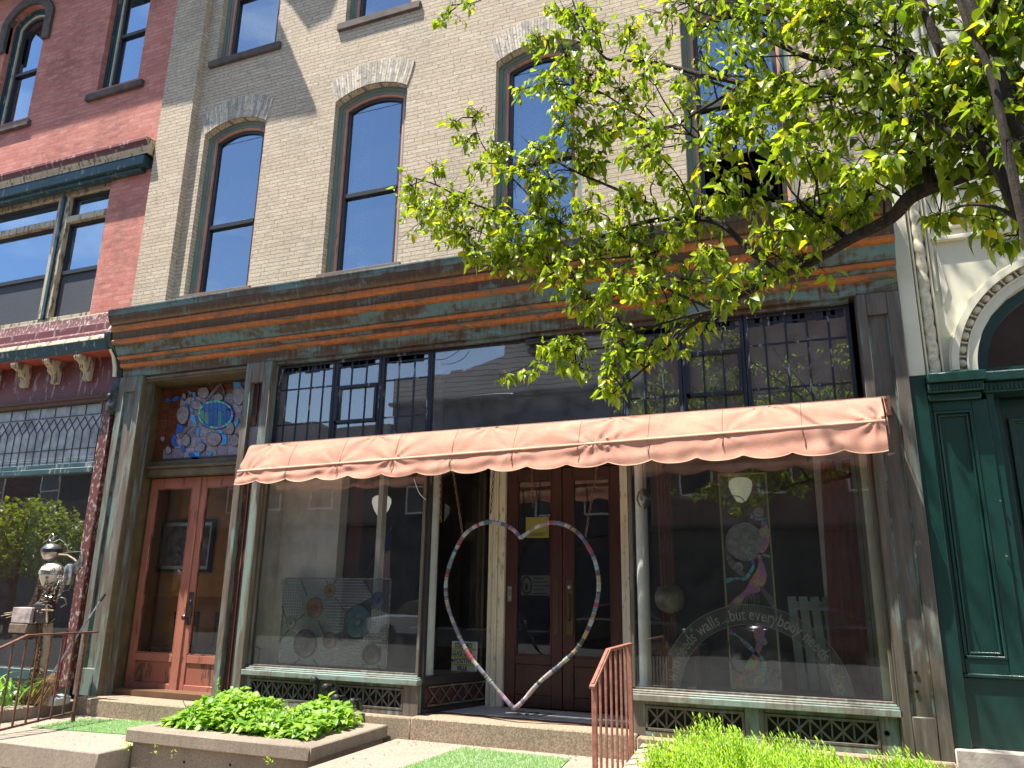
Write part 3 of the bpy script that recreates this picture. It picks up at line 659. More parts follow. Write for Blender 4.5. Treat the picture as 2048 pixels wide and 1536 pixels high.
# ---- shop windows
ZS = .80
def shop_window(x0, x1, lab):
    m = MB(); band(m, [(x0, ZS), (x0, 3.04), (x1, 3.04), (x1, ZS), (x0, ZS)], .03, -.03, .04)
    o = m.build('shop_window', PIL, TB, bevel=.004, label=lab)
    MB().quad((x0+.02, 0, ZS+.02), (x1-.02, 0, ZS+.02), (x1-.02, 0, 3.03), (x0+.02, 0, 3.03)).build('pane', SHOPG, o, smooth=False, recalc=False)
    MB().box(x0-.02, x1+.03, -.10, .05, ZS-.075, ZS-.02).box(x0-.02, x1+.02, -.075, .05, ZS-.02, ZS-.004).box(x0, x1, -.055, .03, ZS-.004, ZS+.012).build('sill', SILLC, o, bevel=.006)
    return o
def lattice(x0, x1, z0, z1, n, y=-.05, post=None):
    m = MB(); band(m, [(x0, z0), (x0, z1), (x1, z1), (x1, z0), (x0, z0)], .022, y-.008, y+.03)
    L = m.build('vent_grille', PIL, TB, bevel=.003)
    b = MB(); a0, a1, c0, c1 = x0+.022, x1-.022, z0+.022, z1-.022; w = (a1-a0)/n
    for i in range(n):
        p, q = a0+w*i, a0+w*(i+1)
        b.bar((p, y+.006, c0), (q, y+.006, c1), .017, .008); b.bar((p, y+.011, c1), (q, y+.011, c0), .017, .008)
        if i: b.box(p-.007, p+.007, y+.015, y+.022, c0, c1)
        b.box((p+q)/2-.006, (p+q)/2+.006, y+.015, y+.022, c0, c1)
    b.build('lattice', PIL, L, smooth=False)
    MB().box(x0+.01, x1-.01, y+.05, y+.06, z0+.01, z1-.01).build('backing', DARK, L)
    return L
lw = shop_window(-5.885, -3.80, 'left display window with glass roundels behind it')
rw = shop_window(-1.665, .446, 'right display window with a lettered glass arch behind it')
m = MB().box(-5.885, -5.80, -.05, .05, .44, .725).box(-4.96, -4.72, -.05, .05, .44, .725).box(-3.94, -3.77, -.06, .05, .44, .725).box(-5.80, -3.94, -.055, .05, .44, .485).box(-5.80, -4.96, -.045, .05, .69, .725).box(-4.72, -3.94, -.045, .05, .69, .725)
m.build('shopfront_base', PIL2, TB, bevel=.005)
m = MB().box(-1.67, -1.55, -.05, .05, .44, .725).box(-.72, -.56, -.05, .05, .44, .725).box(.30, .446, -.05, .05, .44, .725).box(-1.55, .30, -.055, .05, .44, .485).box(-1.55, -.72, -.045, .05, .69, .725).box(-.56, .30, -.045, .05, .69, .725)
m.build('shopfront_base', PIL2, TB, bevel=.005)
MB().lathe((.35, -.052, .60), [(.022, 0), (.016, -.003), (.012, .0)], 14, 'y').build('round_hole', DARK, TB)
lattice(-5.80, -4.96, .487, .688, 6); lattice(-4.72, -3.94, .487, .688, 5)
lattice(-1.55, -.72, .487, .688, 5); lattice(-.56, .30, .487, .688, 5)
# ---- recessed entrance
FZ = .455; DY = .90
def obl(a, b, z0, z1, th=.03):      # upright slab between two plan points
    a = Vector((a[0], a[1])); b = Vector((b[0], b[1])); n = (b-a).normalized(); n = Vector((-n.y, n.x))*th/2
    return [(p.x, p.y) for p in (a+n, b+n, b-n, a-n)], z0, z1
def oblslab(mb, a, b, z0, z1, th=.03): p, c, d = obl(a, b, z0, z1, th); mb.prism(p, 'z', c, d); return mb
LA, LB = (-3.785, .02), (-3.47, DY); RA, RB = (-1.68, .02), (-1.86, DY)
lr = oblslab(oblslab(MB(), LA, LB, FZ, .50, .05), LA, LB, .72, .80, .06); oblslab(lr, LA, LB, 3.0, 3.1, .06); lr.prism([(LA[0]-.03, .0), (LA[0]+.03, 0), (LA[0]+.03, .05), (LA[0]-.03, .05)], 'z', .44, 3.04)
lro = lr.build('return_window', DARKF, TB, label='glazed return left of the entrance')
MB().quad((LA[0], LA[1], .8), (LB[0], LB[1], .8), (LB[0], LB[1], 3.0), (LA[0], LA[1], 3.0)).build('pane', RETG, lro, smooth=False, recalc=False)
gb = MB(); dv = Vector((LB[0]-LA[0], LB[1]-LA[1], 0)); P0 = Vector((LA[0]+.02, LA[1], 0))
oblslab(gb, (P0+dv*.08)[:2], (P0+dv*.95)[:2], .52, .535, .02); oblslab(gb, (P0+dv*.08)[:2], (P0+dv*.95)[:2], .69, .705, .02)
for i in range(5):
    p = P0+dv*(.08+.174*i); q = P0+dv*(.08+.174*(i+1))
    gb.bar((p.x, p.y, .53), (q.x, q.y, .695), .012, .008, (1, 0, 0)); gb.bar((p.x, p.y, .695), (q.x, q.y, .53), .012, .008, (1, 0, 0))
gb.build('lattice', PIL, lro); oblslab(MB(), (LA[0]-.02, LA[1]), (LB[0]-.02, LB[1]), .5, .72, .02).build('base_panel', DKWOOD, lro)
rr_ = oblslab(oblslab(MB(), RA, RB, FZ, .80, .05), RA, RB, 3.0, 3.1, .06); rro = rr_.build('return_window', CREAMP, TB, label='glazed return right of the entrance')
MB().quad((RA[0], RA[1], .8), (RB[0], RB[1], .8), (RB[0], RB[1], 3.0), (RA[0], RA[1], 3.0)).build('pane', SHOPG, rro, smooth=False, recalc=False)
def column(x, y, lab):
    MB().lathe((x, y, ZS-.02), [(.062, 0), (.062, .05), (.058, .06), (.056, 3.35), (.07, 3.37), (.07, 3.42)], 24).build('column', WHITEC, TB, label=lab)
column(-3.845, .26, 'round white column left of the entrance'); column(-1.60, .25, 'round white column right of the entrance')
m = MB().box(-3.455, -3.40, DY-.05, DY+.12, FZ, 3.02).box(-3.40, -3.34, DY-.07, DY+.12, FZ, 3.02).box(-3.34, -3.265, DY-.04, DY+.12, FZ, 3.02).box(-3.385, -3.36, DY-.085, DY+.1, FZ, 3.02)
m.build('door_jamb', CREAMP, TB, bevel=.004)
m = MB().box(-1.955, -1.91, DY-.05, DY+.12, FZ, 3.02).box(-1.91, -1.86, DY-.07, DY+.12, FZ, 3.02)
m.build('door_jamb', CREAMP, TB, bevel=.004)
d1 = door_leaf(-3.26, -2.615, FZ+.01, 2.96, DY, TB, MAHOG, MAHOG, DGLASS, stile=.12, top=.13, mid=.42, midh=.09, lab='left leaf of the dark entrance door, with a yellow notice')
d2 = door_leaf(-2.611, -1.96, FZ+.01, 2.96, DY+.005, TB, MAHOG, MAHOG, DGLASS, stile=.12, top=.13, mid=.42, midh=.09, lab='right leaf of the dark entrance door, with a long pull')
for (x0, x1, d) in ((-2.705, -2.655, d1), (-2.565, -2.49, d2)):
    pp = MB().box(x0, x1, DY-.008, DY, 1.20, 1.76).build('push_plate', BRASSD, d, bevel=.002)
MB().tube([(-2.53, DY-.01, 1.60), (-2.53, DY-.045, 1.58), (-2.53, DY-.045, 1.36), (-2.53, DY-.01, 1.34)], .009).build('pull_handle', BRASSD, d2)
MB().lathe((-2.53, DY-.01, 1.68), [(.018, 0.0), (.018, -.012), (.001, -.014)], 14, 'y').build('lock_cylinder', STEEL, d2)
MB().box(-3.235, -3.19, DY-.008, DY, 1.52, 1.68).lathe((-3.2125, DY-.012, 1.60), [(.012, .004), (.012, 0), (.001, 0)], 10, 'y', 1, 3).build('flush_pull', STEEL, d1, bevel=.002)
MB().box(-3.3, -1.9, DY-.02, DY+.1, 2.965, 3.06).build('door_head', MAHOG, TB)
MB().box(-3.8, -1.6, .03, 1.0, 3.055, 3.10).build('porch_ceiling', WHITEC, TB)
# tiled floor of the recess and its number
TILE = NT('mosaic_floor'); v = TILE.coord(scale=(46, 46, 46)); vo = TILE.n('ShaderNodeTexVoronoi', feature='DISTANCE_TO_EDGE'); TILE.l(v, vo.inputs['Vector']); vo.inputs['Scale'].default_value = 1.0; vo.inputs['Randomness'].default_value = .25
TILE.bsdf(TILE.mix(TILE.ramp(vo.outputs['Distance'], [(0.04, 0), (0.12, 1)]), (0.10, 0.09, 0.08), (0.40, 0.39, 0.36)), 0.6)
TILE = TILE.m
fl = MB().prism([(-3.70, .24), (-1.72, .24), (-1.84, DY-.06), (-3.50, DY-.06)], 'z', FZ-.01, FZ+.004).build('mosaic_floor', TILE, TB, smooth=False)
MB().prism([(-3.70, .215), (-1.72, .215), (-1.72, .235), (-3.70, .235)], 'z', FZ, FZ+.005).build('mosaic_border', m_plain('dark_tile', (0.06, 0.055, 0.05), 0.6), fl, smooth=False)
MB().text('207', .27, lambda x, y, d: (-3.02+x*1.05, .42+y*1.25, FZ+.006+d*.2), .002, bold=.004).build('house_number', bpy.data.materials['dark_tile'], fl, smooth=False)
MB().box(-8.28, .79, .12, 7.5, .3, FZ).build('shop_floor', FLOORW, TB, smooth=False)
# ---- interior shell of the shop
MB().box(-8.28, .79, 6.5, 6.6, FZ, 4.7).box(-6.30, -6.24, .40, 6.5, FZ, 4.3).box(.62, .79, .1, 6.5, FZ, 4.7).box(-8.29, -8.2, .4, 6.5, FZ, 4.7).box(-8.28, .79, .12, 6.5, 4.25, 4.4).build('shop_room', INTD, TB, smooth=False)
MB().box(-8.19, -8.12, .42, .85, .455, 3.1).box(-8.12, -6.31, .80, .85, 1.45, 3.1).build('hall_wall', INTO, TB, smooth=False)
MB().box(-8.12, -6.31, .79, .85, .455, 1.44).box(-8.12, -6.31, .77, .80, 1.44, 1.49).build('wainscot', m_plain('ochre_wainscot', (0.50, 0.20, 0.05), 0.6), TB, smooth=False)
MB().box(-5.90, -5.875, .04, .36, .8, 3.02).box(-5.875, -5.32, .34, .37, .8, 3.02).build('pale_partition', INTW, TB, smooth=False)
MB().box(-5.32, -5.06, .30, .45, .8, 3.02).box(-4.72, -4.66, .55, .65, .8, 4.2).build('inner_pilaster', WHITEC, TB)
MB().prism([(-5.87, .02), (-3.82, .02), (-3.56, .75), (-5.87, .75)], 'z', .70, .798).prism([(-1.66, .02), (.44, .02), (.44, .75), (-1.80, .75)], 'z', .70, .798).build('display_shelf', m_plain('grey_shelf', (0.30, 0.31, 0.30), 0.5), TB, smooth=False)
MB().box(.355, .445, .04, .75, .8, 3.0).build('window_reveal', m_plain('cream_reveal', (0.80, 0.78, 0.64), 0.6), TB)
MB().box(-.02, .35, .72, .75, .8, 3.0).build('side_panel', m_plain('grey_white_panel', (0.62, 0.63, 0.62), 0.6), TB)

# ---- unseen board added at the roof edge, shaped to shade the upper left
SHADE_BOARD = MB(); SHADE_BOARD.prism([(-9.3, 11.15), (-6.63, 10.9), (-7.41, 12.5), (-7.9, 13.6), (-9.3, 13.6)], 'y', -.76, -.72).prism([(-7.9, 13.6), (-7.24, 12.8), (-6.93, 12.34), (-6.58, 12.44), (-6.2, 13.6)], 'y', -.775, -.762).box(-9.3, -8.4, -.72, 0, 12.6, 12.7)
# ================================================================== red brick building
RB = thing('red_brick_building', 'red brick building with a maroon bracketed shop cornice and leaded glass', 'building', (-13.5, 0, 0))
mb = MB(); BW = (-11.95, -9.165, 5.22, 7.33, 7.33)
wall_sheet(mb, -16, -8.297, 4.85, 12.3, 0.0, [BW, (-9.82, -8.985, 8.98, 11.3, 11.5), (-12.2, -11.3, 8.85, 10.85, 11.1)], .22)
mb.quad((-16, 0, 0), (-16, 12, 0), (-16, 12, 12.3), (-16, 0, 12.3)); mb.quad((-8.30, .3, 4.7), (-8.30, 12, 4.7), (-8.30, 12, 12.3), (-8.30, .3, 12.3))
mb.quad((-16, 12, 0), (-8.3, 12, 0), (-8.3, 12, 12.3), (-16, 12, 12.3)); mb.box(-16, -8.3, 0, 12, 12.3, 12.4)
mb.build('wall', REDB, RB, smooth=False)
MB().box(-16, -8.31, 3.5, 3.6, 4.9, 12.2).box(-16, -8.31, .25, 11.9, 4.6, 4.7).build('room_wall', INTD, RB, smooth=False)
MB().box(-13.0, -8.297, -.72, 0, 11.6, 12.2).build('added_roof_cornice', TEALP, RB, bevel=.02)  # unseen cornice added, its height set by the shade wanted on the wall
SHADE_BOARD.build('added_shade_board', TEALP, RB, smooth=False)  # added board, outlined to match the shadow it casts on the brick
RM = (TEALP, CREAMP, DARKF)
upper_window(-9.82, -8.985, 8.98, 11.3, 11.5, RB, RM, glass=PANER, meet=10.0, curtain=.3); upper_window(-12.2, -11.3, 8.85, 10.85, 11.1, RB, RM, glass=PANER, meet=9.9, curtain=.3)
MB().box(-9.98, -8.83, -.06, .12, 8.79, 8.90).build('sill', SILLM, RB, bevel=.01); MB().box(-12.35, -11.18, -.06, .12, 8.66, 8.77).build('sill', SILLM, RB, bevel=.01)
ah = MB(); ap = arcpts(-12.36, -11.14, 10.85, 11.28); path = [(-12.36, 10.3)]+ap+[(-11.14, 10.3)]; band(ah, path, .16, -.05, .05); ah.build('hood_mould', SILLM, RB)
# wide three-part window
m = MB(); band(m, [(-11.95, 5.22), (-11.95, 7.33), (-9.165, 7.33), (-9.165, 5.22), (-11.95, 5.22)], .09, .06, .2)
bwin = m.build('wide_window', CRWOOD, RB, bevel=.006)
MB().box(-10.26, -10.17, .04, .2, 5.3, 7.24).box(-10.12, -10.04, .05, .2, 5.3, 7.24).box(-11.86, -10.26, .05, .2, 6.80, 6.90).box(-10.04, -9.255, .05, .2, 6.80, 6.90).build('mullion', CRWOOD, bwin, bevel=.006)
MB().box(-10.17, -10.12, .02, .2, 5.3, 7.24).build('centre_strip', TEALP, bwin)
for (a, b) in ((-11.86, -10.26), (-10.04, -9.255)):
    s = MB(); band(s, [(a, 6.9), (a, 7.24), (b, 7.24), (b, 6.9), (a, 6.9)], .03, .11, .15); band(s, [(a, 5.31), (a, 6.8), (b, 6.8), (b, 5.31), (a, 5.31)], .03, .12, .16); s.box(a+.03, b-.03, .10, .14, 5.98, 6.04)
    s.build('sash', DARKF, bwin)
    MB().quad((a, .145, 6.9), (b, .145, 6.9), (b, .145, 7.24), (a, .145, 7.24)).quad((a, .15, 6.02), (b, .15, 6.02), (b, .15, 6.8), (a, .15, 6.8)).build('pane', PANER, bwin, smooth=False, recalc=False)
    MB().box(a, b, .13, .135, 5.31, 6.0).build('screen', SCREEN, bwin, smooth=False)
    MB().box(a, b, .22, .23, 6.9, 7.24).build('blind', LACE, bwin, smooth=False)
lc = MB().strip([(0, 7.72), (-.235, 7.70), (-.24, 7.66), (-.20, 7.60), (-.20, 7.585)], -12.3, -8.33); lc.build('lintel_crown', MAROON, RB)
MB().strip([(-.20, 7.585), (-.19, 7.55), (-.165, 7.52), (-.165, 7.49)], -12.25, -8.37).build('lintel_mould', CRWOOD, RB)
MB().box(-12.2, -8.42, -.155, .03, 7.345, 7.49).box(-12.2, -8.52, -.10, .03, 7.29, 7.345).build('lintel_board', TEALP, RB, bevel=.006)
MB().prism([(0, 7.715), (-.235, 7.695), (-.24, 7.66), (-.2, 7.6), (-.19, 7.55), (-.165, 7.49), (0, 7.49)], 'x', -8.37, -8.335).build('lintel_end', CRWOOD, RB)
# shop cornice, corbels, frieze
XR = -8.40
MB().box(-13, XR-.05, -.02, .12, 5.16, 5.22).build('window_ledge', CRWOOD, RB, bevel=.005)
MB().strip([(0, 5.17), (-.12, 5.15), (-.15, 5.02), (-.165, 5.0)], -13, XR).build('ledge_roof', MAROONW, RB)
MB().strip([(-.165, 5.0), (-.17, 4.90), (-.20, 4.875), (-.215, 4.85)], -13, XR).build('brick_band', MAROON, RB)
MB().strip([(-.215, 4.85), (-.27, 4.83), (-.275, 4.79), (-.285, 4.785)], -13, XR).build('crown_mould', MAROON, RB)
MB().strip([(-.285, 4.785), (-.30, 4.76), (-.315, 4.72), (-.315, 4.715)], -13, XR).build('cream_mould', CRWOOD, RB)
MB().strip([(-.315, 4.715), (-.30, 4.69), (-.30, 4.64), (-.27, 4.60), (-.27, 4.575)], -13, XR).build('teal_mould', TEALP, RB)
MB().box(-13, XR, -.27, 0, 4.565, 4.58).build('soffit', m_plain('red_soffit', (0.30, 0.06, 0.035), 0.6), RB)
MB().box(-13, -8.44, -.03, .15, 3.99, 4.565).build('frieze', MAROON, RB)
MB().box(-13, -8.50, -.06, .15, 3.955, 4.02).box(-13, -8.5, -.08, .1, 4.0, 4.03).build('frieze_mould', m_plain('brown_mould', (0.10, 0.045, 0.03), 0.6), RB, bevel=.004)
def corbel(x):
    prof = [(-.03, 4.565), (-.26, 4.565), (-.27, 4.53), (-.25, 4.495), (-.20, 4.48), (-.165, 4.45), (-.17, 4.42), (-.15, 4.395), (-.10, 4.37), (-.085, 4.33), (-.095, 4.28), (-.07, 4.25), (-.03, 4.25)]
    m = MB(); m.prism(prof, 'x', x-.055, x+.055)
    for k in (-.037, 0, .037): m.prism([(p[0]-.012, p[1]-.004) for p in prof[1:12]]+[(-.05, 4.3), (-.1, 4.5)], 'x', x+k-.010, x+k+.010)
    m.build('corbel', CRWOOD, RB, bevel=.003)
for x in (-8.93, -9.52, -10.12, -10.72, -11.32): corbel(x)
# end console
prof = [(0, 5.0), (-.18, 5.0), (-.22, 4.9), (-.34, 4.78), (-.33, 4.68), (-.26, 4.60), (-.16, 4.50), (-.10, 4.36), (-.085, 4.2), (-.10, 4.10), (0, 4.08)]
cons = MB().prism(prof, 'x', -8.42, -8.30).build('end_console', m_plain('black_green_iron', (0.045, 0.06, 0.058), 0.5, 0.3, var=.4, scale=20), RB, bevel=.006)
MB().prism([(-.19, 5.02), (-.20, 4.98), (-.29, 4.80), (-.28, 4.76), (-.25, 4.80), (-.16, 4.98)], 'x', -8.46, -8.36).build('console_scroll', m_plain('pale_worn_iron', (0.30, 0.36, 0.36), 0.6, var=.5, scale=40), cons, bevel=.005)
MB().prism([(-.24, 4.56), (-.16, 4.48), (-.12, 4.36), (-.11, 4.24), (-.13, 4.24), (-.145, 4.36), (-.19, 4.50), (-.25, 4.58)], 'x', -8.40, -8.35).build('console_flute', CREAMB, cons)
MB().lathe((-8.37, -.06, 3.75), [(.02, 0), (.09, .04), (.10, .12), (.07, .2), (.10, .27), (.08, .36), (.03, .38)], 14).lathe((-8.38, -.14, 3.98), [(.035, .0), (.03, -.02), (.01, -.035)], 10, 'y').build('capital', bpy.data.materials['black_green_iron'], RB)
MB().box(-8.60, -8.44, -.04, .12, .45, 3.95).build('shop_pilaster', MAROONW, RB, bevel=.008)
# leaded transom
LZ0, LZ1, LX0, LX1 = 3.15, 3.95, -12.9, -8.60
lt = MB().box(LX0, LX1, .0, .06, LZ1-.01, LZ1+.03).box(LX0, LX1, -.03, .06, LZ0-.06, LZ0).box(LX1-.02, LX1+.02, 0, .06, LZ0, LZ1).build('leaded_transom', TEALP, RB)
MILK = m_plain('milky_ribbed_glass', (0.36, 0.40, 0.42), 0.18, var=.3, scale=5, bump=.3)
MB().box(LX0, LX1-.02, .02, .03, LZ0, LZ1-.01).build('milky_pane', MILK, lt, smooth=False)
ld = MB(); pt = .142; k = 0; x = LX1-.07
while x > LX0:
    ld.box(x-.004, x+.004, .010, .018, LZ0+.02, LZ1-.36)
    for s in (-1, 1):
        ld.bar((x, .013, LZ1-.36), (x+s*pt, .013, LZ1-.17), .008, .007)
    if k % 2 == 0: ld.box(x-.004, x+.004, .010, .018, LZ1-.14, LZ1-.01)
    x -= pt; k += 1
for z in (LZ1-.15, LZ0+.2, LZ0+.07): ld.box(LX0, LX1-.02, .009, .016, z-.004, z+.004)
ld.build('lead_pattern', LEAD, lt, smooth=False)
MB().box(LX0, LX1, -.05, .06, 3.02, 3.09).build('shop_frame_head', TEALP, RB, bevel=.006)
MB().box(LX0, LX1, -.03, .06, .50, .62).build('shop_sill', TEALP, RB, bevel=.006)
MB().quad((LX0, .03, .62), (LX1, .03, .62), (LX1, .03, 3.03), (LX0, .03, 3.03)).build('shop_pane', m_glass('left_shop_glass', 1.5, .06, (.8, .85, .85), dirt_veil=.02), RB, smooth=False, recalc=False)
MB().box(-13, -8.45, .0, .2, .0, .5).build('stall_riser', GRNP, RB)
MB().box(-13, -8.35, 2.5, 2.6, .3, 4.6).box(-13, -8.4, .07, 2.5, .3, .35).box(-8.40, -8.31, .16, 2.5, .3, 4.6).box(-13, -8.4, .07, 2.5, 4.0, 4.1).build('shop_room', INTD, RB, smooth=False)

# ================================================================== cream and green building
CG = thing('cream_building', 'cream painted building with carved arch above dark green panelled woodwork', 'building', (.8, 0, 0))
XG1 = 6.0; ACX, ACZ = 2.12, 3.47
# front wall sheet of cream with the arched hole
mb = MB(); wall_sheet(mb, .80, XG1, 3.44, 12.0, .0, [(ACX-.79, ACX+.79, 3.44, 3.47, 4.26)], .25)
mb.quad((XG1, 0, 0), (XG1, 12, 0), (XG1, 12, 12), (XG1, 0, 12)); mb.box(.8, XG1, 0, 12, 12, 12.1)
mb.build('wall', CREAMB, CG, smooth=False)
MB().box(.803, .935, -.07, 0, 3.45, 12).box(.945, .965, -.05, 0, 3.45, 12).box(1.065, 1.082, -.05, 0, 3.45, 12).box(1.09, 1.12, -.03, 0, 4.2, 12).build('corner_strip', CREAMB, CG, bevel=.006)
MB().box(.965, 1.065, .0, .004, 3.45, 12).build('rope_recess', CREAMD, CG)
# rope moulded column
rm = MB(); z = 3.455; segs = []
N = 420
for i in range(N+1):
    zz = 3.45+(7.2)*i/N; segs.append((.037+.011*abs(math.sin(PI*(zz-3.45)/.105))**.6, zz))
vs = []; fs = []; SG = 20
for i, (r, zz) in enumerate(segs):
    for k in range(SG):
        a = 2*PI*k/SG; rr2 = .036+.014*abs(math.sin(PI*(zz-3.45)/.15+a*.5))**.6
        vs.append((1.015+rr2*math.cos(a), -.012+rr2*math.sin(a), zz))
for i in range(N):
    for k in range(SG): fs.append((i*SG+k, i*SG+(k+1) % SG, (i+1)*SG+(k+1) % SG, (i+1)*SG+k))
rm.add(vs, fs); rm.build('rope_column', CREAMD, CG)
def ring(mb, r0, r1, y0, y1, a0=0, a1=PI, n=48):
    pts = [(ACX+r1*math.cos(PI-t), ACZ+r1*math.sin(t)) for t in [a0+(a1-a0)*i/n for i in range(n+1)]]
    inn = [(ACX+r0*math.cos(PI-t), ACZ+r0*math.sin(t)) for t in [a0+(a1-a0)*i/n for i in range(n+1)]]
    vs = [(p[0], y0, p[1]) for p in pts]+[(p[0], y0, p[1]) for p in inn]+[(p[0], y1, p[1]) for p in inn]+[(p[0], y1, p[1]) for p in pts]; m = n+1; fs = []
    for i in range(n):
        for k in range(4): fs.append((k*m+i, k*m+i+1, ((k+1) % 4)*m+i+1, ((k+1) % 4)*m+i))
    fs += [(0, m, 2*m, 3*m), (n, m+n, 2*m+n, 3*m+n)]
    mb.add(vs, fs)
m = MB(); ring(m, .93, .985, -.08, 0); ring(m, .97, 1.0, -.05, 0); ring(m, .79, .865, -.035, 0.02); ring(m, .855, .87, -.05, 0); m.build('arch_moulding', CREAMB, CG)
m = MB(); ring(m, .87, .93, -.012, 0); m.build('arch_groove', CREAMD, CG)
eg = MB()
for i in range(23):
    t = PI*(i+.5)/23; c = (ACX-.9*math.cos(t), -.02, ACZ+.9*math.sin(t))
    pts = [(.027*math.cos(q)*s_, q) for q, s_ in ((-PI/2, 0.05), (-PI/4, 1), (0, 1), (PI/4, 1), (PI/2, .05))]
    eg.lathe(c, [(.004, -.040), (.024, -.034), (.034, -.015), (.036, .0), (.030, .02)], 12, 'y')
    t2 = PI*(i)/23; d = Vector((-math.cos(t2), 0, math.sin(t2)))
    a = Vector((ACX, -.02, ACZ))+d*.872; b = Vector((ACX, -.02, ACZ))+d*.928; eg.bar(a, b, .014, .05)
eg.build('egg_ornament', CREAMD, CG)
m = MB(); ring(m, .70, .79, .08, .16); m.box(ACX-.79, ACX+.79, .05, .2, 3.44, 3.50); m.build('fanlight_frame', GRNP, CG)
fan = [(ACX-.72*math.cos(t), .12, ACZ+.72*math.sin(t)) for t in [PI*i/24 for i in range(25)]][::-1]
MB().poly(fan).build('fanlight_pane', m_glass('fanlight_glass', 1.5, .03, (.4, .4, .4)), CG, smooth=False, recalc=False)
MB().box(.95, 5.9, 2.5, 2.6, .5, 11.9).box(.82, .90, .3, 2.5, .5, 11.9).box(.9, 5.9, .3, 2.5, 5.0, 5.1).build('room_wall', INTD, CG, smooth=False)
# raised panel mouldings above the arch
m = MB(); band(m, [(1.20, 4.78), (1.20, 9.5), (3.0, 9.5), (3.0, 4.78), (1.20, 4.78)], .05, -.035, 0); band(m, [(1.27, 4.85), (1.27, 9.43), (2.93, 9.43), (2.93, 4.85), (1.27, 4.85)], .02, -.05, 0)
m.box(1.12, 3.4, -.05, 0, 4.66, 4.70); m.build('panel_moulding', CREAMB, CG, bevel=.006)
MB().prism([(1.14, 4.05), (1.20, 4.22), (1.145, 4.60)], 'y', -.02, 0).build('spandrel_moulding', CREAMB, CG, bevel=.005)
# green joinery
m = MB().box(.803, .925, -.07, .1, .54, 3.44); g0 = m.build('corner_board', GRNP, CG, bevel=.006)
MB().box(.93, 1.36, -.16, .1, 3.36, 3.44).box(.93, 1.34, -.12, .1, 3.28, 3.36).box(.93, 1.32, -.07, .1, 3.22, 3.28).box(1.36, XG1, -.08, .2, 3.36, 3.44).box(1.34, XG1, -.03, .2, 3.27, 3.36).build('entablature', GRNP, CG, bevel=.008)
dn = MB()
for i in range(16): dn.box(.94+.0245*i, .955+.0245*i, -.13, -.10, 3.30, 3.335)
for i in range(60): dn.box(1.36+.03*i, 1.378+.03*i, -.04, -.02, 3.29, 3.33)
dn.build('dentil', GRNP, CG)
m = MB().box(.925, .955, -.02, .1, 1.07, 3.22).box(1.245, 1.36, -.02, .1, 1.07, 3.22).box(.955, 1.245, -.02, .1, 1.07, 1.18).box(.955, 1.245, -.02, .1, 3.14, 3.22)
m.build('panel_frame', GRNP, CG, bevel=.004)
MB().box(.955, 1.245, .01, .1, 1.18, 3.14).build('panel', GRNP, CG)
m = MB(); path = [(.955, 1.18), (.955, 3.14), (1.245, 3.14), (1.245, 1.18), (.955, 1.18)]
inn = band(m, path, .02, -.03, .02); inn = band(m, inn, .012, -.005, .02); band(m, inn, .015, -.016, .02); m.build('panel_moulding', GRNP, CG, bevel=.003)
MB().box(.925, XG1, -.04, .1, 1.04, 1.07).box(.925, XG1, -.01, .1, .535, 1.04).build('base_board', GRNP, CG, bevel=.006)
m = MB().box(1.36, 1.42, .0, .3, 1.07, 3.27).box(1.42, 1.50, .2, .3, 1.07, 3.27).box(1.50, 2.8, .26, .3, 1.07, 3.27); m.build('door_recess', GRNP, CG, bevel=.005)
m = MB(); path = [(1.54, 1.2), (1.54, 3.1), (2.1, 3.1), (2.1, 1.2), (1.54, 1.2)]; inn = band(m, path, .03, .225, .27); band(m, inn, .015, .24, .27); m.build('door_moulding', GRNP, CG, bevel=.003)
MB().box(.80, XG1, -.12, .3, .0, .535).build('stone_base', m_plain('pale_rough_stone', (0.42, 0.36, 0.31), .9, var=.25, bump=.6), CG, bevel=.01)
MB().lathe((1.345, -.03, 2.38), [(.009, .0), (.009, -.012), (.001, -.014)], 10, 'y').lathe((1.33, -.03, 1.95), [(.009, .0), (.009, -.012), (.001, -.014)], 10, 'y').build('screw_eye', STEEL, CG)

# ================================================================== the other side of the street (seen in the glass)
CLAP = NT('grey_clapboard'); wv = CLAP.n('ShaderNodeTexWave', wave_type='BANDS', bands_direction='Z'); wv.inputs['Scale'].default_value = 1.6; CLAP.l(CLAP.coord(), wv.inputs['Vector'])
CLAP.bsdf(CLAP.mix(CLAP.ramp(wv.outputs['Fac'], [(0.0, 0.0), (0.15, 1.0)]), (0.10, 0.09, 0.08), (0.46, 0.42, 0.37)), .8); CLAP = CLAP.m
DKSID = m_plain('dark_blue_siding', (0.035, 0.04, 0.055), .7)
FARP = m_plain('far_window_pane', (.05, .06, .075), .15)
def far_house(x0, x1, poly_top, mat, lowmat, zlow, lab, windows=(), y=-20.0):
    o = thing('opposite_building', lab, 'building', ((x0+x1)/2, y, 0))
    MB().prism([(x0, zlow)] + poly_top + [(x1, zlow)], 'y', y-9, y).build('upper_wall', mat, o, smooth=False)
    MB().box(x0, x1, y-8.9, y-.02, -.1, zlow-.16).build('lower_wall', lowmat, o, smooth=False)
    MB().box(x0, x1, y-8.9, y+.4, zlow-.16, zlow-.002).build('shop_cornice', DARKF, o, bevel=.03)
    for (a, b, c, d) in windows:
        f = MB().box(a-.08, b+.08, y-.03, y+.05, c-.08, d+.08).build('window', WHITEC, o)
        MB().box(a, b, y+.04, y+.06, c, d).build('pane', FARP, f); MB().box(a, b, y+.03, y+.075, (c+d)/2-.03, (c+d)/2+.03).build('sash_rail', WHITEC, f)
    return o
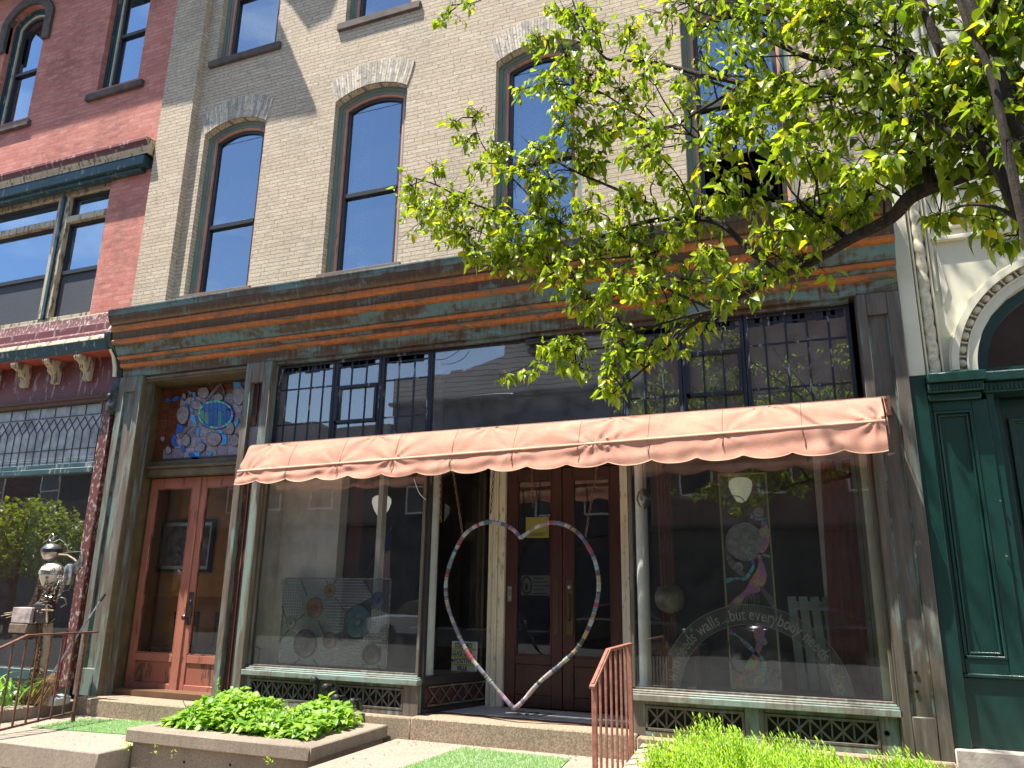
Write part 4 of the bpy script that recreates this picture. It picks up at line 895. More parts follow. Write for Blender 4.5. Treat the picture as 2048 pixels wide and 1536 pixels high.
far_house(-16.2, -5.6, [(-16.2, 10.2), (-13.6, 10.2), (-13.6, 10.35), (-13.05, 10.35), (-13.05, 10.05), (-12.9, 10.05), (-12.9, 10.3), (-11.2, 10.7), (-11.2, 11.2), (-8, 11.9), (-5.6, 11.2)], CLAP, DKSID, 9.1,
          'grey clapboard parapet building across the street, over a dark lower storey', [(-15.2, -14.3, 4.6, 6.6), (-13.2, -12.3, 4.6, 6.6), (-10.4, -9.4, 4.6, 6.6), (-8.4, -7.4, 4.6, 6.6)])
far_house(-26.0, -16.3, [(-26, 8.3), (-24, 8.3), (-24, 8.6), (-20, 8.6), (-20, 8.3), (-16.3, 8.3)], m_plain('grey_brown_render', (0.20, 0.18, 0.16), .8), DKSID, 4.2,
          'low grey rendered building across the street left of the clapboard one', [(-24.8, -23.8, 4.9, 7.0), (-22.4, -21.4, 4.9, 7.0), (-19.8, -18.8, 4.9, 7.0)])
far_house(-44.0, -26.1, [(-44, 10.5), (-35, 12.0), (-26.1, 10.2)], DKSID, DKSID, 3.9, 'dark sided gabled building at the far left across the street', [(-40, -38.8, 5, 7.2), (-36, -34.8, 5, 7.2), (-30, -28.8, 5, 7.2)])
far_house(-5.5, 9.0, [(-5.5, 14.5), (9, 14.5)], m_brick('brown_far_brick', (.22, .10, .07), (.28, .13, .09), (.2, .17, .15), .22, .07), INTD, 3.9, 'brown brick flat roofed building straight across the street', [(-4.4, -3.4, 5, 7), (-1.8, -.8, 5, 7), (1, 2, 5, 7)])
def car(x, y, mat, lab, rot=0):
    o = thing('parked_car', lab, 'car', (x, y, -.12))
    z = -.12
    body = [(-2.25, .35), (-2.3, .6), (-2.2, .82), (-1.35, .95), (1.2, .98), (2.1, .92), (2.3, .75), (2.3, .4), (2.15, .28), (-2.1, .28)]
    cab = [(-1.45, .94), (-.75, 1.38), (-.1, 1.46), (.7, 1.42), (1.75, .96)]
    MB().prism([(x+a, z+b) for a, b in body], 'y', y-.88, y+.88).build('body', mat, o, bevel=.07)
    MB().prism([(x+a, z+b) for a, b in cab], 'y', y-.74, y+.74).build('cabin', m_plain('car_window', (.012, .013, .015), .05, spec=.9) if 'car_window' not in bpy.data.materials else bpy.data.materials['car_window'], o, bevel=.05)
    MB().prism([(x-.80, z+1.37), (x-.1, z+1.475), (x+.72, z+1.43), (x-.1, z+1.445)], 'y', y-.70, y+.70).build('roof', mat, o, bevel=.02)
    for s in (-1, 1):
        MB().box(x+2.24, x+2.32, y+s*.62-.18, y+s*.62+.18, z+.62, z+.76).build('headlight', WHITEC, o, bevel=.02)
        MB().box(x-2.32, x-2.24, y+s*.66-.16, y+s*.66+.16, z+.65, z+.80).build('tail_light', bpy.data.materials['red_soffit'], o, bevel=.02)
        for wx in (-1.4, 1.42):
            t = MB().lathe((x+wx, y+s*.80, z+.33), [(.18, -.1), (.31, -.1), (.33, -.06), (.33, .06), (.31, .1), (.18, .1)], 24, 'y').build('wheel', DARK, o)
            MB().lathe((x+wx, y+s*.86, z+.33), [(.19, -.02*s), (.19, .02*s), (.05, .03*s), (.01, .03*s)], 20, 'y').build('rim', STEEL, t)
CARB = m_plain('black_car_paint', (.02, .022, .026), .12, .3, var=.02, spec=.9); CARS = m_plain('silver_car_paint', (.45, .47, .5), .2, .5, var=.02)
car(-6.3, -17.6, CARB, 'black saloon parked across the street'); car(-12.5, -17.6, CARS, 'silver saloon parked across the street'); car(-.4, -17.6, CARB, 'dark saloon parked nearest the camera side across the street')
# flag on a pole across the street
fg = thing('street_flag', 'striped flag hanging from a slanted pole on the clapboard building', 'flag', (-16.1, -19.9, 3.0))
MB().tube([(-16.9, -19.95, 2.2), (-15.4, -19.2, 4.0)], .025).build('pole', STEEL, fg)
fl_r, fl_w = MB(), MB()
for k in range(13):
    for j in range(8):
        u0, u1 = k/13, (k+1)/13; v0, v1 = j/8, (j+1)/8
        P = lambda u, v: (-16.25+.65*u*(1-.45*v)+.45*v, -19.4+.06*math.sin(5*u+3*v), 3.35+.5*u*(1-v)-1.35*v)
        if k >= 7 and j < 3: continue
        (fl_r if k % 2 == 0 else fl_w).quad(P(u0, v0), P(u1, v0), P(u1, v1), P(u0, v1))
fl_r.build('red_stripe', m_plain('flag_red', (.40, .03, .04), .8), fg, recalc=False); fl_w.build('white_stripe', WHITEC, fg, recalc=False)
MB().add([( -16.25+.65*u*(1-.45*v)+.45*v, -19.4+.06*math.sin(5*u+3*v), 3.35+.5*u*(1-v)-1.35*v) for u, v in ((7/13, 0), (1, 0), (1, .375), (7/13, .375))], [(0, 1, 2, 3)]).build('canton', m_plain('flag_blue', (.02, .04, .2), .8), fg, recalc=False)

# ================================================================== steps
MB().box(-8.05, -5.86, -.285, .1, .0, .392).build('door_step', GRAN, bevel=.012, label='worn granite step below the terracotta side doors', cat='step', loc=(-7, -.28, 0))
MB().box(-5.855, -3.80, -.15, .12, .0, .442).build('granite_block', GRAN, bevel=.012, label='long granite kerb block under the left display window', cat='step', loc=(-5, -.15, 0), group='granite blocks along the shopfront')
MB().box(-3.792, -1.62, -.155, .215, .0, .4545).build('entrance_step', GRAN, bevel=.014, label='wide speckled granite step in front of the recessed entrance', cat='step', loc=(-2.7, -.15, 0))
MB().box(-1.612, .80, -.15, .12, .0, .44).build('granite_block', GRAN, bevel=.012, label='granite kerb block under the right display window', cat='step', loc=(0, -.15, 0), group='granite blocks along the shopfront')

# ================================================================== planter with its plants
pt_ = thing('planter', 'raised concrete planter with an overhanging stone coping at the foot of the shop', 'planter', (-4.9, -.8, 0))
PX0, PX1, PY0, PY1, PZ = -6.02, -4.02, -1.42, -.17, .372
m = MB().box(PX0, -4.36, PY0, PY0+.30, PZ-.115, PZ).box(PX1-.34, PX1, PY0, PY1, PZ-.115, PZ)
m = MB().prism([(PX0, PY0), (PX1-.004, PY0), (PX1-.30, PY0+.26), (PX0+.2, PY0+.26)], 'z', PZ-.115, PZ).prism([(PX1, PY0+.003), (PX1, PY1), (PX1-.296, PY1), (PX1-.296, PY0+.263)], 'z', PZ-.115, PZ).prism([(PX0, PY0+.003), (PX0+.196, PY0+.263), (PX0+.196, PY1), (PX0, PY1)], 'z', PZ-.115, PZ)
m.build('coping', CONC, pt_, bevel=.012)
MB().box(PX0+.05, PX1-.05, PY0+.05, PY1, -.02, PZ-.12).build('planter_wall', CONC, pt_, bevel=.006)
MB().box(PX0+.19, PX1-.29, PY0+.25, PY1, PZ-.12, PZ-.03).build('soil_bed', SOIL, pt_)
wh = MB()
for x, z in ((-5.35, .14), (-4.85, .16), (-5.05, .05)): wh.lathe((x, PY0+.048, z), [(.012, 0.0), (.008, -.002), (.008, .0)], 12, 'y')
wh.build('weep_hole', DARK, pt_)

def leaf(mb, p, d, up, L, W, fold=.25, droop=.2):
    """one folded leaf from p along d"""
    d = d.normalized(); s_ = d.cross(up)
    s_ = s_.normalized() if s_.length > 1e-4 else d.orthogonal().normalized(); n = s_.cross(d)
    q = lambda a, b, c: p + d*(L*a) + s_*(W*b) + n*(L*c)
    vs = [q(0, 0, 0), q(.36, .5, fold*.35), q(.40, 0, 0), q(.36, -.5, fold*.35), q(.70, .34, fold*.15-droop*.3), q(.75, 0, -droop*.35), q(.70, -.34, fold*.15-droop*.3), q(1.08, 0, -droop), q(.10, .34, fold*.2), q(.10, -.34, fold*.2)]
    mb.add(vs, [(0, 8, 1, 2), (0, 2, 3, 9), (1, 4, 5, 2), (2, 5, 6, 3), (4, 7, 5), (5, 7, 6)])
rnd = random.Random(11)
def rv(a=1.0): return Vector((rnd.uniform(-a, a), rnd.uniform(-a, a), rnd.uniform(-a, a)))
GL = m_leaf('bean_leaf', (0.12, 0.28, 0.035), (0.30, 0.46, 0.045), .4, .42)
GL2 = m_leaf('feathery_leaf', (0.22, 0.42, 0.03), (0.42, 0.55, 0.05), .4, .5)
m = MB(); st = MB()
for i in range(2700):
    x = rnd.uniform(-5.86, -4.22); y = rnd.uniform(-1.20, -.30)
    e = min((x+5.90)/.3, (-4.18-x)/.3, (y+1.25)/.25, 1.0); e2 = max(.1, e)
    h = (.20+.07*math.sin(x*5.1+y*3)+.04*math.sin(x*13))*min(1, e2**.5)
    z = PZ-.02+h*rnd.uniform(.25, 1.0)**.6
    if rnd.random() < .22 and e < .8: z = PZ+rnd.uniform(.0, .08)
    d = Vector((rnd.uniform(-1, 1), rnd.uniform(-1.2, .6), rnd.uniform(-.35, .45)))
    L = rnd.uniform(.045, .10); leaf(m, Vector((x, y, z)), d, Vector((rnd.uniform(-.4, .4), rnd.uniform(-.7, .1), 1)), L, L*.72, .3, .3)
for i in range(160):
    x = rnd.uniform(-5.8, -4.3); y = rnd.uniform(-1.15, -.4); st.tube([(x, y, PZ-.04), (x+rnd.uniform(-.04, .04), y, PZ+.10), (x+rnd.uniform(-.07, .07), y+rnd.uniform(-.05, .05), PZ+rnd.uniform(.14, .2))], .0035, 5)
gc = m.build('ground_cover', GL, loc=(-5, -.8, PZ), label='bright green leafy plants spilling over the planter coping', cat='plants', kind='stuff', recalc=False)
st.build('stem', GL, gc)
# weeds in the joint below the coping
for k, (x, z, n) in enumerate(((-5.95, .235, 26), (-5.62, .225, 12), (-5.40, .22, 7), (-4.40, .24, 16))):
    m = MB(); p0 = Vector((x, PY0-.008, z))
    for i in range(n): leaf(m, p0+Vector((rnd.uniform(-.03, .03), rnd.uniform(-.03, 0), rnd.uniform(-.03, .03))), rv()+Vector((0, -.5, .2)), Vector((0, 0, 1)), .025, .012)
    m.build('small_weed', GL2, loc=tuple(p0), label=['largest tuft of weed in the joint under the planter coping, at its left end', 'small tuft of weed right of the largest one under the coping', 'tiny sprig of weed midway under the planter coping', 'tuft of weed under the coping near the planter corner'][k], cat='weed', group='weeds in the coping joint', recalc=False)
m = MB()
p0 = Vector((-6.06, -.22, .40))
for i in range(46):
    t = rnd.random(); leaf(m, p0+Vector((rnd.uniform(-.05, .05)*(1-t), 0, .30*t)), rv()+Vector((0, -.4, .2)), Vector((0, 0, 1)), .028, .014)
m.tube([p0-Vector((0, 0, .03)), p0+Vector((.01, 0, .3))], .003, 5)
m.build('climbing_weed', GL2, loc=tuple(p0), label='thin weed climbing the foot of the middle pilaster', cat='weed', recalc=False)

# feathery bed at the right
m = MB(); m.box(-1.40, .75, -1.75, -.20, -.02, .20)
struct('right_bed_soil', m, SOIL)
m = MB()
def sprig(mb, b, h, n, L):
    lean = Vector((rnd.uniform(-.25, .25), rnd.uniform(-.3, .1), 1)).normalized(); tip = b+lean*h
    mb.tube([b, tip], .0022, 4)
    for i in range(n):
        t = .35+.65*(i/n); a = i*2.4; p = b+lean*(h*t)
        leaf(mb, p, Vector((math.cos(a), math.sin(a), .7+.9*t)), Vector((0, 0, 1)), L*(1.15-.5*t), L*.2, .1, .15)
for i in range(1250):
    x = rnd.uniform(-1.30, .80); y = rnd.uniform(-1.5, -.32)
    hh = .36+.07*math.sin((x+1.35)*2.6+.4)+.06*math.sin(x*9+y*5)
    if x > .62: hh *= .85
    if x < -1.15: hh *= .8
    sprig(m, Vector((x, y, .19)), max(.12, hh*rnd.uniform(.7, 1.1)), 15, .062)
m.build('leafy_bed', GL2, loc=(-.4, -.8, .2), label='bright yellow green feathery plants below the right display window', cat='plants', kind='stuff', recalc=False)

# dry leaves and grit on the slabs
m = MB()
for i in range(260):
    if i % 3: x, y, z = rnd.uniform(-3.9, -1.65), rnd.uniform(-1.7, -.17), .2575
    else: x, y, z = rnd.uniform(-8, -6.05), rnd.uniform(-1.6, -.3), .2175
    if i % 3 and rnd.random() < .5: y = -.17-rnd.random()**2*.2
    leaf(m, Vector((x, y, z+.003)), Vector((rnd.uniform(-1, 1), rnd.uniform(-1, 1), .05)), Vector((0, 0, 1)), rnd.uniform(.008, .035), rnd.uniform(.005, .02), .2, .05)
m.build('leaf_litter', m_plain('dry_leaf', (.20, .13, .06), .9, var=.5), loc=(-3, -1, .26), kind='stuff', label='scattered dry leaf scraps on the entrance slabs', cat='leaf litter', recalc=False)
# ================================================================== artificial grass mats
def grass_mat(pts, z, lab, n=9000, h=.02):
    o = thing('grass_mat', lab, 'mat', (pts[0][0], pts[0][1], z), 'artificial grass mats by the steps')
    MB().prism(pts, 'z', z, z+.006).build('backing', m_plain('mat_backing', (.10, .22, .08), .9) if 'mat_backing' not in bpy.data.materials else bpy.data.materials['mat_backing'], o)
    xs = [p[0] for p in pts]; ys = [p[1] for p in pts]; b = MB(); k = 0
    def inside(x, y):
        c = False; j = len(pts)-1
        for i in range(len(pts)):
            if (pts[i][1] > y) != (pts[j][1] > y) and x < (pts[j][0]-pts[i][0])*(y-pts[i][1])/(pts[j][1]-pts[i][1])+pts[i][0]: c = not c
            j = i
        return c
    while k < n:
        x = rnd.uniform(min(xs), max(xs)); y = rnd.uniform(min(ys), max(ys)); k += 1
        if not inside(x, y): continue
        a = rnd.uniform(0, PI); hh = h*rnd.uniform(.6, 1.5); dx, dy = .0035*math.cos(a), .0035*math.sin(a); tx, ty = rnd.uniform(-.012, .012), rnd.uniform(-.012, .012)
        b.add([(x-dx, y-dy, z+.005), (x+dx, y+dy, z+.005), (x+tx, y+ty, z+hh)], [(0, 1, 2)])
    b.build('turf', m_leaf('plastic_grass', (.30, .42, .22), (.50, .62, .40), .3, .6) if 'plastic_grass' not in bpy.data.materials else bpy.data.materials['plastic_grass'], o, smooth=False, recalc=False)
grass_mat([(-3.24, -1.35), (-3.16, -.32), (-2.14, -.37), (-2.05, -1.3)], .256, 'green artificial grass mat in front of the recessed entrance', 16000)
grass_mat([(-7.62, -1.1), (-7.62, -.46), (-6.95, -.33), (-6.10, -.32), (-6.35, -.95)], .216, 'green artificial grass mat at the foot of the side door step')

# ================================================================== boarded ramp
rpo = thing('wooden_ramp', 'small ramp of pale weathered boards beside the entrance handrail', 'ramp', (-1.3, -.8, .255))
BOARD = m_plain('pale_board', (0.42, 0.33, 0.22), .8, var=.25, scale=12, bump=.5)
for i in range(11):
    y1 = -.19-.135*i; y0 = y1-.125; z1 = .402-.012*i
    MB().prism([(y0, z1-.035), (y1, z1-.022), (y1, z1), (y0, z1-.012)], 'x', -1.555, -.75).build('board', BOARD, rpo, bevel=.004)
MB().prism([(-.18, .0), (-.18, .36), (-1.66, .23), (-1.66, .0)], 'x', -1.54, -1.50).prism([(-.18, .0), (-.18, .36), (-1.66, .23), (-1.66, .0)], 'x', -.8, -.76).build('stringer', BOARD, rpo)

# ================================================================== handrails
ho = thing('handrail', 'red oxide iron handrail beside the boarded ramp', 'handrail', (-1.6, -.9, .25), 'iron handrails by the steps')
XH = -1.60
ytop = [(-.36, 1.205), (-1.08, 1.195), (-1.53, .985)]
m = MB(); m.bar((XH, -.33, 1.205), (XH, -1.085, 1.20), .042, .022, (0, 0, 1)); m.bar((XH, -1.075, 1.203), (XH, -1.56, .975), .042, .022, (0, 0, 1)); m.bar((XH, -1.10, 1.207), (XH, -1.54, .999), .02, .012, (0, 0, 1)); m.build('top_rail', IRONP, ho, bevel=.003)
def ztop(y): return 1.193 if y > -1.08 else 1.193+(y+1.08)*.47
for i in range(8):
    y = -.375-.160*i; w_ = .034 if i in (0, 7) else .017
    MB().box(XH-w_/2, XH+w_/2, y-w_/2, y+w_/2, .25, ztop(y)-.005).build('post' if i in (0, 7) else 'baluster', IRONP, ho, bevel=.002)
h2 = thing('handrail', 'rust brown iron handrail at the far left by the scrap metal figure', 'handrail', (-7.5, -1.2, .2), 'iron handrails by the steps')
XH = -7.52
m = MB(); m.bar((XH, -.55, 1.125), (XH, -1.385, 1.125), .042, .018, (0, 0, 1)); m.bar((XH, -1.38, 1.127), (XH, -2.25, .78), .042, .018, (0, 0, 1)); m.build('top_rail', IRON, h2, bevel=.003)
MB().bar((XH, -.72, .32), (XH, -2.3, .20), .02, .02, (0, 0, 1)).build('bottom_rail', IRON, h2)
for i in range(12):
    y = -.70-.137*i; w_ = .032 if i == 0 else .017
    zt_ = 1.12 if y > -1.38 else 1.12+(y+1.38)*.40
    MB().box(XH-w_/2, XH+w_/2, y-w_/2, y+w_/2, .215 if i == 0 else .30+(y+.7)*.06, zt_).build('post' if i == 0 else 'baluster', IRON, h2, bevel=.002)

# ================================================================== left bed with lily leaves
MB().box(-9.9, -8.15, -1.35, -.12, -.02, .34).build('stone_kerb', CONC, bevel=.01, label='low concrete bed edge holding the lily leaves at the far left', cat='kerb', loc=(-9, -1.3, 0))
m = MB(); LIL = m_leaf('lily_leaf', (.08, .24, .03), (.22, .42, .05), .35, .35)
for i in range(150):
    b = Vector((rnd.uniform(-9.7, -8.25), rnd.uniform(-1.2, -.6), .30)); L = rnd.uniform(.35, .75); a = rnd.uniform(0, 2*PI); w_ = rnd.uniform(.009, .016)
    pts = []
    for k in range(7):
        t = k/6; pts.append(b+Vector((math.cos(a), math.sin(a), 0))*(L*.75*t*t)+Vector((0, 0, L*(1.25*t-.85*t*t))))
    sd = Vector((-math.sin(a), math.cos(a), 0))
    for k in range(6):
        w0 = w_*(1-(k/6)**2); w1 = w_*(1-((k+1)/6)**2)+.0005
        m.quad(pts[k]-sd*w0, pts[k]+sd*w0, pts[k+1]+sd*w1, pts[k+1]-sd*w1)
m.build('lily_leaves', LIL, loc=(-9, -.9, .34), label='clump of long arching lily leaves behind the left handrail', cat='plants', kind='stuff', recalc=False)

# ================================================================== scrap metal figure
fgx = thing('scrap_metal_figure', 'figure welded from scrap metal, chains and driftwood, with a domed head and raised arm', 'sculpture', (-8.43, -.55, .34))
Fy = -.55
def F(px, py, y=Fy): return at(px, py, y)
RUST = m_plain('rusty_scrap', (.14, .085, .055), .7, .3, var=.5, scale=25, bump=.8)
WOODL = m_plain('bleached_driftwood', (.36, .27, .18), .85, var=.3, scale=15, bump=.8)
ENAM = m_paint('chipped_cream_enamel', (.58, .52, .41), (.16, .11, .08), .55, .4, (1, 1, .5), 12)
c = F(103, 1104)
MB().lathe(c, [(.02, -.10), (.07, -.085), (.105, -.03), (.108, .02), (.10, .05), (.07, .085), (.02, .10)], 22).build('head', STEEL, fgx)
MB().lathe(c, [(.109, -.005), (.113, .0), (.113, .035), (.107, .04)], 22).build('visor_band', DARKF, fgx)
c = F(104, 1148)
MB().lathe((c.x, c.y, c.z), [(.015, -.22), (.05, -.19), (.10, -.10), (.128, -.02), (.13, .03), (.115, .08), (.07, .12), (.02, .13)], 22).build('torso', ENAM, fgx)
MB().lathe((c.x, c.y, c.z), [(.130, -.01), (.138, -.005), (.138, .04), (.130, .045)], 22).build('torso_band', STEEL, fgx)
rp_ = [F(103, 1075)+Vector((.036*math.cos(a), 0, .042*math.sin(a))) for a in [2*PI*k/14 for k in range(14)]]
MB().tube(rp_, .007, 6, True).tube([F(100, 1095), F(103, 1083)], .006, 6).tube([F(86, 1086), F(95, 1080), F(115, 1071)], .005, 6).build('head_ring', STEEL, fgx)
MB().tube([F(104, 1085), F(120, 1078), F(134, 1090), F(136, 1102)], .003, 5).tube([F(118, 1108), F(140, 1104), F(166, 1103)], .003, 5).build('wire_whisker', STEEL, fgx)
MB().tube([F(118, 1109), F(135, 1110), F(148, 1118), F(158, 1128), F(165, 1136), F(160, 1145)], .010, 7).build('raised_arm', WOODL, fgx)
MB().prism([(F(143, 1133).x, F(143, 1133).z), (F(168, 1108).x, F(168, 1108).z), (F(166, 1130).x, F(166, 1130).z), (F(152, 1148).x, F(152, 1148).z)], 'y', Fy-.01, Fy+.01).build('metal_funnel', STEEL, fgx)
c = F(138, 1148); MB().lathe((c.x, c.y, c.z), [(.05, -.12), (.056, -.1), (.056, .07), (.045, .10), (.02, .115)], 18).build('canister', STEEL, fgx)
MB().tube([F(112, 1186), F(138, 1180), F(144, 1165), F(138, 1158)], .004, 5).tube([F(118, 1194), F(130, 1197), F(133, 1208), F(122, 1214)], .007, 6).build('bent_tube', STEEL, fgx)
# spine, ribs and frame
m = MB().tube([F(104, 1165), F(102, 1200), F(98, 1240)], .03, 8).tube([F(84, 1135), F(80, 1165), F(70, 1205)], .018, 7).tube([F(122, 1155), F(118, 1185), F(108, 1215)], .016, 7)
for k in range(7):
    m.tube([F(84-k*1.2, 1160+9*k), F(100, 1168+9*k, Fy-.07), F(115-k, 1160+9*k)], .008, 6)
m.build('rib_cage', RUST, fgx)
m = MB().tube([F(88, 1150), F(95, 1185, Fy-.08), F(99, 1195, Fy-.09)], .010, 6).tube([F(118, 1160), F(108, 1185, Fy-.08), F(75, 1206, Fy-.08)], .010, 6).tube([F(72, 1208, Fy-.08), F(92, 1192, Fy-.1), F(104, 1195, Fy-.08)], .009, 6).tube([F(76, 1207, Fy-.1), F(96, 1203, Fy-.1)], .009, 6)
m.build('chrome_strut', STEEL, fgx)
def chain(mb, pts, r=.011, w=.0026, seg=6):
    L = []
    for a, b in zip(pts, pts[1:]):
        n = max(1, int((b-a).length/(r*2.3)))
        for i in range(n): L.append((a+(b-a)*((i+.5)/n), (b-a).normalized()))
    for i, (p, d) in enumerate(L):
        u = d.orthogonal().normalized(); u = u if i % 2 else d.cross(u)
        mb.tube([p+d*(math.cos(t)*r*1.35)+u*(math.sin(t)*r*.75) for t in [2*PI*k/8 for k in range(8)]], w, 4, True)
m = MB()
for off in range(6): chain(m, [F(80+off*1.5, 1150+off*3, Fy-.02), F(72+off, 1180, Fy-.03), F(62+off*2, 1205+off, Fy-.03), F(46+off, 1222, Fy-.02)], .012, .0035)
m.build('chain_arm', RUST, fgx)
m = MB()
for a, b in (((48, 1224), (8, 1227)), ((48, 1226), (2, 1232)), ((46, 1228), (12, 1236)), ((50, 1222), (30, 1224))): m.tube([F(*a), F(*((a[0]+b[0])/2, (a[1]+b[1])/2-1)), F(*b)], [.014, .009, .004], 6)
m.build('driftwood_hand', WOODL, fgx)
a = F(52, 1214); b = F(84, 1246)
MB().box(a.x, b.x, Fy-.16, Fy-.0, b.z, a.z).build('chest_box', m_plain('faded_red_white_box', (.40, .32, .30), .6, var=.4, scale=9), fgx, bevel=.006)
a = F(84, 1208); b = F(108, 1246); MB().box(a.x, b.x, Fy-.12, Fy, b.z, a.z).build('dark_box', DARKF, fgx, bevel=.006)
MB().tube([F(88, 1240), F(95, 1250, Fy-.1), F(108, 1238)], .012, 6).tube([F(94, 1210, Fy-.13), F(94, 1245, Fy-.13)], .012, 6).tube([F(84, 1220, Fy-.13), F(107, 1221, Fy-.13)], .010, 6).build('strap', WOODL, fgx)
a = F(46, 1246); b = F(78, 1266); MB().box(a.x, b.x, Fy-.17, Fy, b.z, a.z).build('timber_block', m_plain('old_grey_timber', (.17, .125, .09), .9, var=.3, scale=12, bump=.8), fgx, bevel=.008)
a = F(45, 1266); b = F(70, 1279); MB().box(a.x+.03, b.x, Fy-.15, Fy-.02, b.z, a.z).build('lower_block', RUST, fgx, bevel=.006)
MB().tube([F(98, 1238), F(92, 1280), F(86, 1320), F(80, 1365), F(72, 1400)], [.05, .055, .05, .045, .04], 10).build('driftwood_leg', WOODL, fgx)
MB().tube([F(88, 1250), F(78, 1300), F(66, 1345), F(58, 1385), F(48, 1415)], [.035, .04, .035, .03, .03], 8).tube([F(86, 1250, Fy+.1), F(72, 1310, Fy+.1), F(60, 1420, Fy+.1)], .022, 7).build('rusty_leg', RUST, fgx)
m = MB()
for off in range(5): chain(m, [F(84-off*3, 1262+4*off, Fy-.06), F(80-off*2, 1310, Fy-.07), F(70-off*2, 1350, Fy-.07), F(62+off*3, 1395, Fy-.06)], .015, .005)
m.build('leg_chain', RUST, fgx)
m = MB()
for k in range(26):
    p = F(rnd.uniform(34, 66), rnd.uniform(1375, 1418), Fy-rnd.uniform(0, .12)); m.tube([p, p+rv(.07), p+rv(.08)], rnd.uniform(.006, .018), 6)
for k in range(12):
    p = F(rnd.uniform(70, 82), rnd.uniform(1335, 1352), Fy-.07); m.tube([p, p+rv(.04)], .014, 6)
m.build('scrap_foot', m_plain('mixed_scrap', (.22, .13, .09), .5, .4, var=.6, scale=30, bump=.6), fgx)

m = MB()
for k in range(60):
    t = rnd.random(); p = F(100-14*t+rnd.uniform(-16, 14), 1165+80*t, Fy-rnd.uniform(.0, .13)); m.tube([p, p+rv(.05), p+rv(.07)], rnd.uniform(.003, .009), 5)
for k in range(14):
    p = F(rnd.uniform(84, 128), rnd.uniform(1125, 1200), Fy-.10); m.tube([p+Vector((.022*math.cos(a), 0, .022*math.sin(a))) for a in [2*PI*j/10 for j in range(10)]], .004, 4, True)
m.build('welded_scrap', RUST, fgx, kind='stuff')
m = MB()
for off in range(3): chain(m, [F(116+off*3, 1150, Fy-.05), F(122+off*3, 1175, Fy-.09), F(112, 1205, Fy-.08)], .010, .003)
m.build('chest_chain', STEEL, fgx)
# broom, dustpan and stick
o = thing('broom', 'straw broom leaning on the left pilaster behind the handrail', 'broom', tuple(F(90, 1400, -.55)))
a, b = F(106, 1345, -.62), F(210, 1188, -.20); MB().tube([a, b], .011, 10).build('handle', STEEL, o); MB().tube([b+(a-b)*.10, b], .015, 8).build('grip', DARK, o)
m = MB(); h0 = F(107, 1350, -.62)
for k in range(160):
    t = rnd.uniform(-1, 1); q = h0+Vector((-.20+.20*t+.0, rnd.uniform(-.07, .05), -.33+.04*rnd.random())); m.tube([h0+Vector((.02*t, 0, .02)), (h0+q)/2+Vector((.06*t, 0, .02)), q], .0035, 4)
m.build('bristles', m_plain('straw', (.26, .165, .075), .8, scale=30), o); MB().lathe((h0.x-.01, h0.y, h0.z-.03), [(.05, -.05), (.035, .02), (.015, .05)], 12, 'z', 1.2, .6).build('collar', m_plain('brown_binding', (.16, .08, .035), .8), o)
o = thing('dustpan', 'grey long handled dustpan with a red stick', 'dustpan', tuple(F(115, 1420, -.45)))
MB().tube([F(113, 1385, -.5), F(136, 1262, -.30)], .011, 8).build('red_handle', m_plain('red_plastic', (.35, .01, .02), .35), o)
p = F(116, 1405, -.5); MB().prism([(p.x-.14, .345), (p.x+.10, .345), (p.x+.12, .42), (p.x+.02, .46), (p.x-.06, .40)], 'y', p.y-.13, p.y+.07).build('pan', m_plain('grey_plastic', (.30, .31, .31), .5), o, bevel=.01)

# ================================================================== awning
aw = thing('awning', 'faded salmon canvas awning with a scalloped edge over the shop windows', 'awning', (-2.7, -.2, 3.2))
CANV = NT('salmon_canvas'); v = CANV.coord(); n1 = CANV.noise(CANV.coord(scale=(1, 1, 1.5)), 3.2, 8, .65, .8); n2 = CANV.noise(CANV.coord(scale=(6, 1, 30)), 8, 5); n3 = CANV.noise(v, 260, 2)
cc = CANV.ramp(n1, [(.32, (.60, .30, .22)), (.5, (.66, .34, .25)), (.62, (.68, .39, .275)), (.78, (.70, .44, .30))])
bs = CANV.bsdf(cc, .9, 0, CANV.bump(CANV.mix(.6, n1, CANV.mix(.5, n2, n3)), .45, .02), .1, link=False)
tl = CANV.n('ShaderNodeBsdfTranslucent'); CANV.l(cc, tl.inputs['Color']); m1 = CANV.n('ShaderNodeMixShader'); m1.inputs[0].default_value = .3
CANV.l(bs, m1.inputs[1]); CANV.l(tl.outputs[0], m1.inputs[2]); CANV.l(m1.outputs[0], CANV.out.inputs[0]); CANV = CANV.m
AX0, AX1 = -6.02, .562; NX = 520
def azt(x): return 3.195+(x-AX0)/(AX1-AX0)*.062
def azr(x): return 2.877+(x-AX0)/(AX1-AX0)*.146
def azv(x): return 2.735+(x-AX0)/(AX1-AX0)*.035
SEAM = [AX0+.66*i for i in range(11)]; PULL = [(-4.73, .7), (-4.05, 1), (-2.72, .45), (-1.9, 1.0), (-1.72, .6), (-.72, .5), (.50, 1.2), (-5.9, .9), (-3.4, .35)]
def fold(x, t):
    """wrinkles fanning from where the cloth is pulled"""
    y = 0
    for cx_, s_ in PULL:
        u = x-cx_; r_ = math.hypot(u, (1-t)*.45)+.04; a = math.atan2(u, (1-t)*.45+.02); y += s_*.014*math.sin(a*9+cx_*7)*math.exp(-r_*2.6)*min(1, r_*9)
    for sx_ in SEAM[::2]:
        u = x-sx_-.35; r_ = math.hypot(u, t*.5)+.05; a = math.atan2(u, t*.5+.02); y += .013*math.sin(a*9+sx_*3)*math.exp(-r_*3)*min(1, r_*8)
    return y
def sag(x, t): return .012*math.sin(PI*t)*math.sin(x*2.2)**2+fold(x, t)
vs = []; fs = []; NT_ = 14
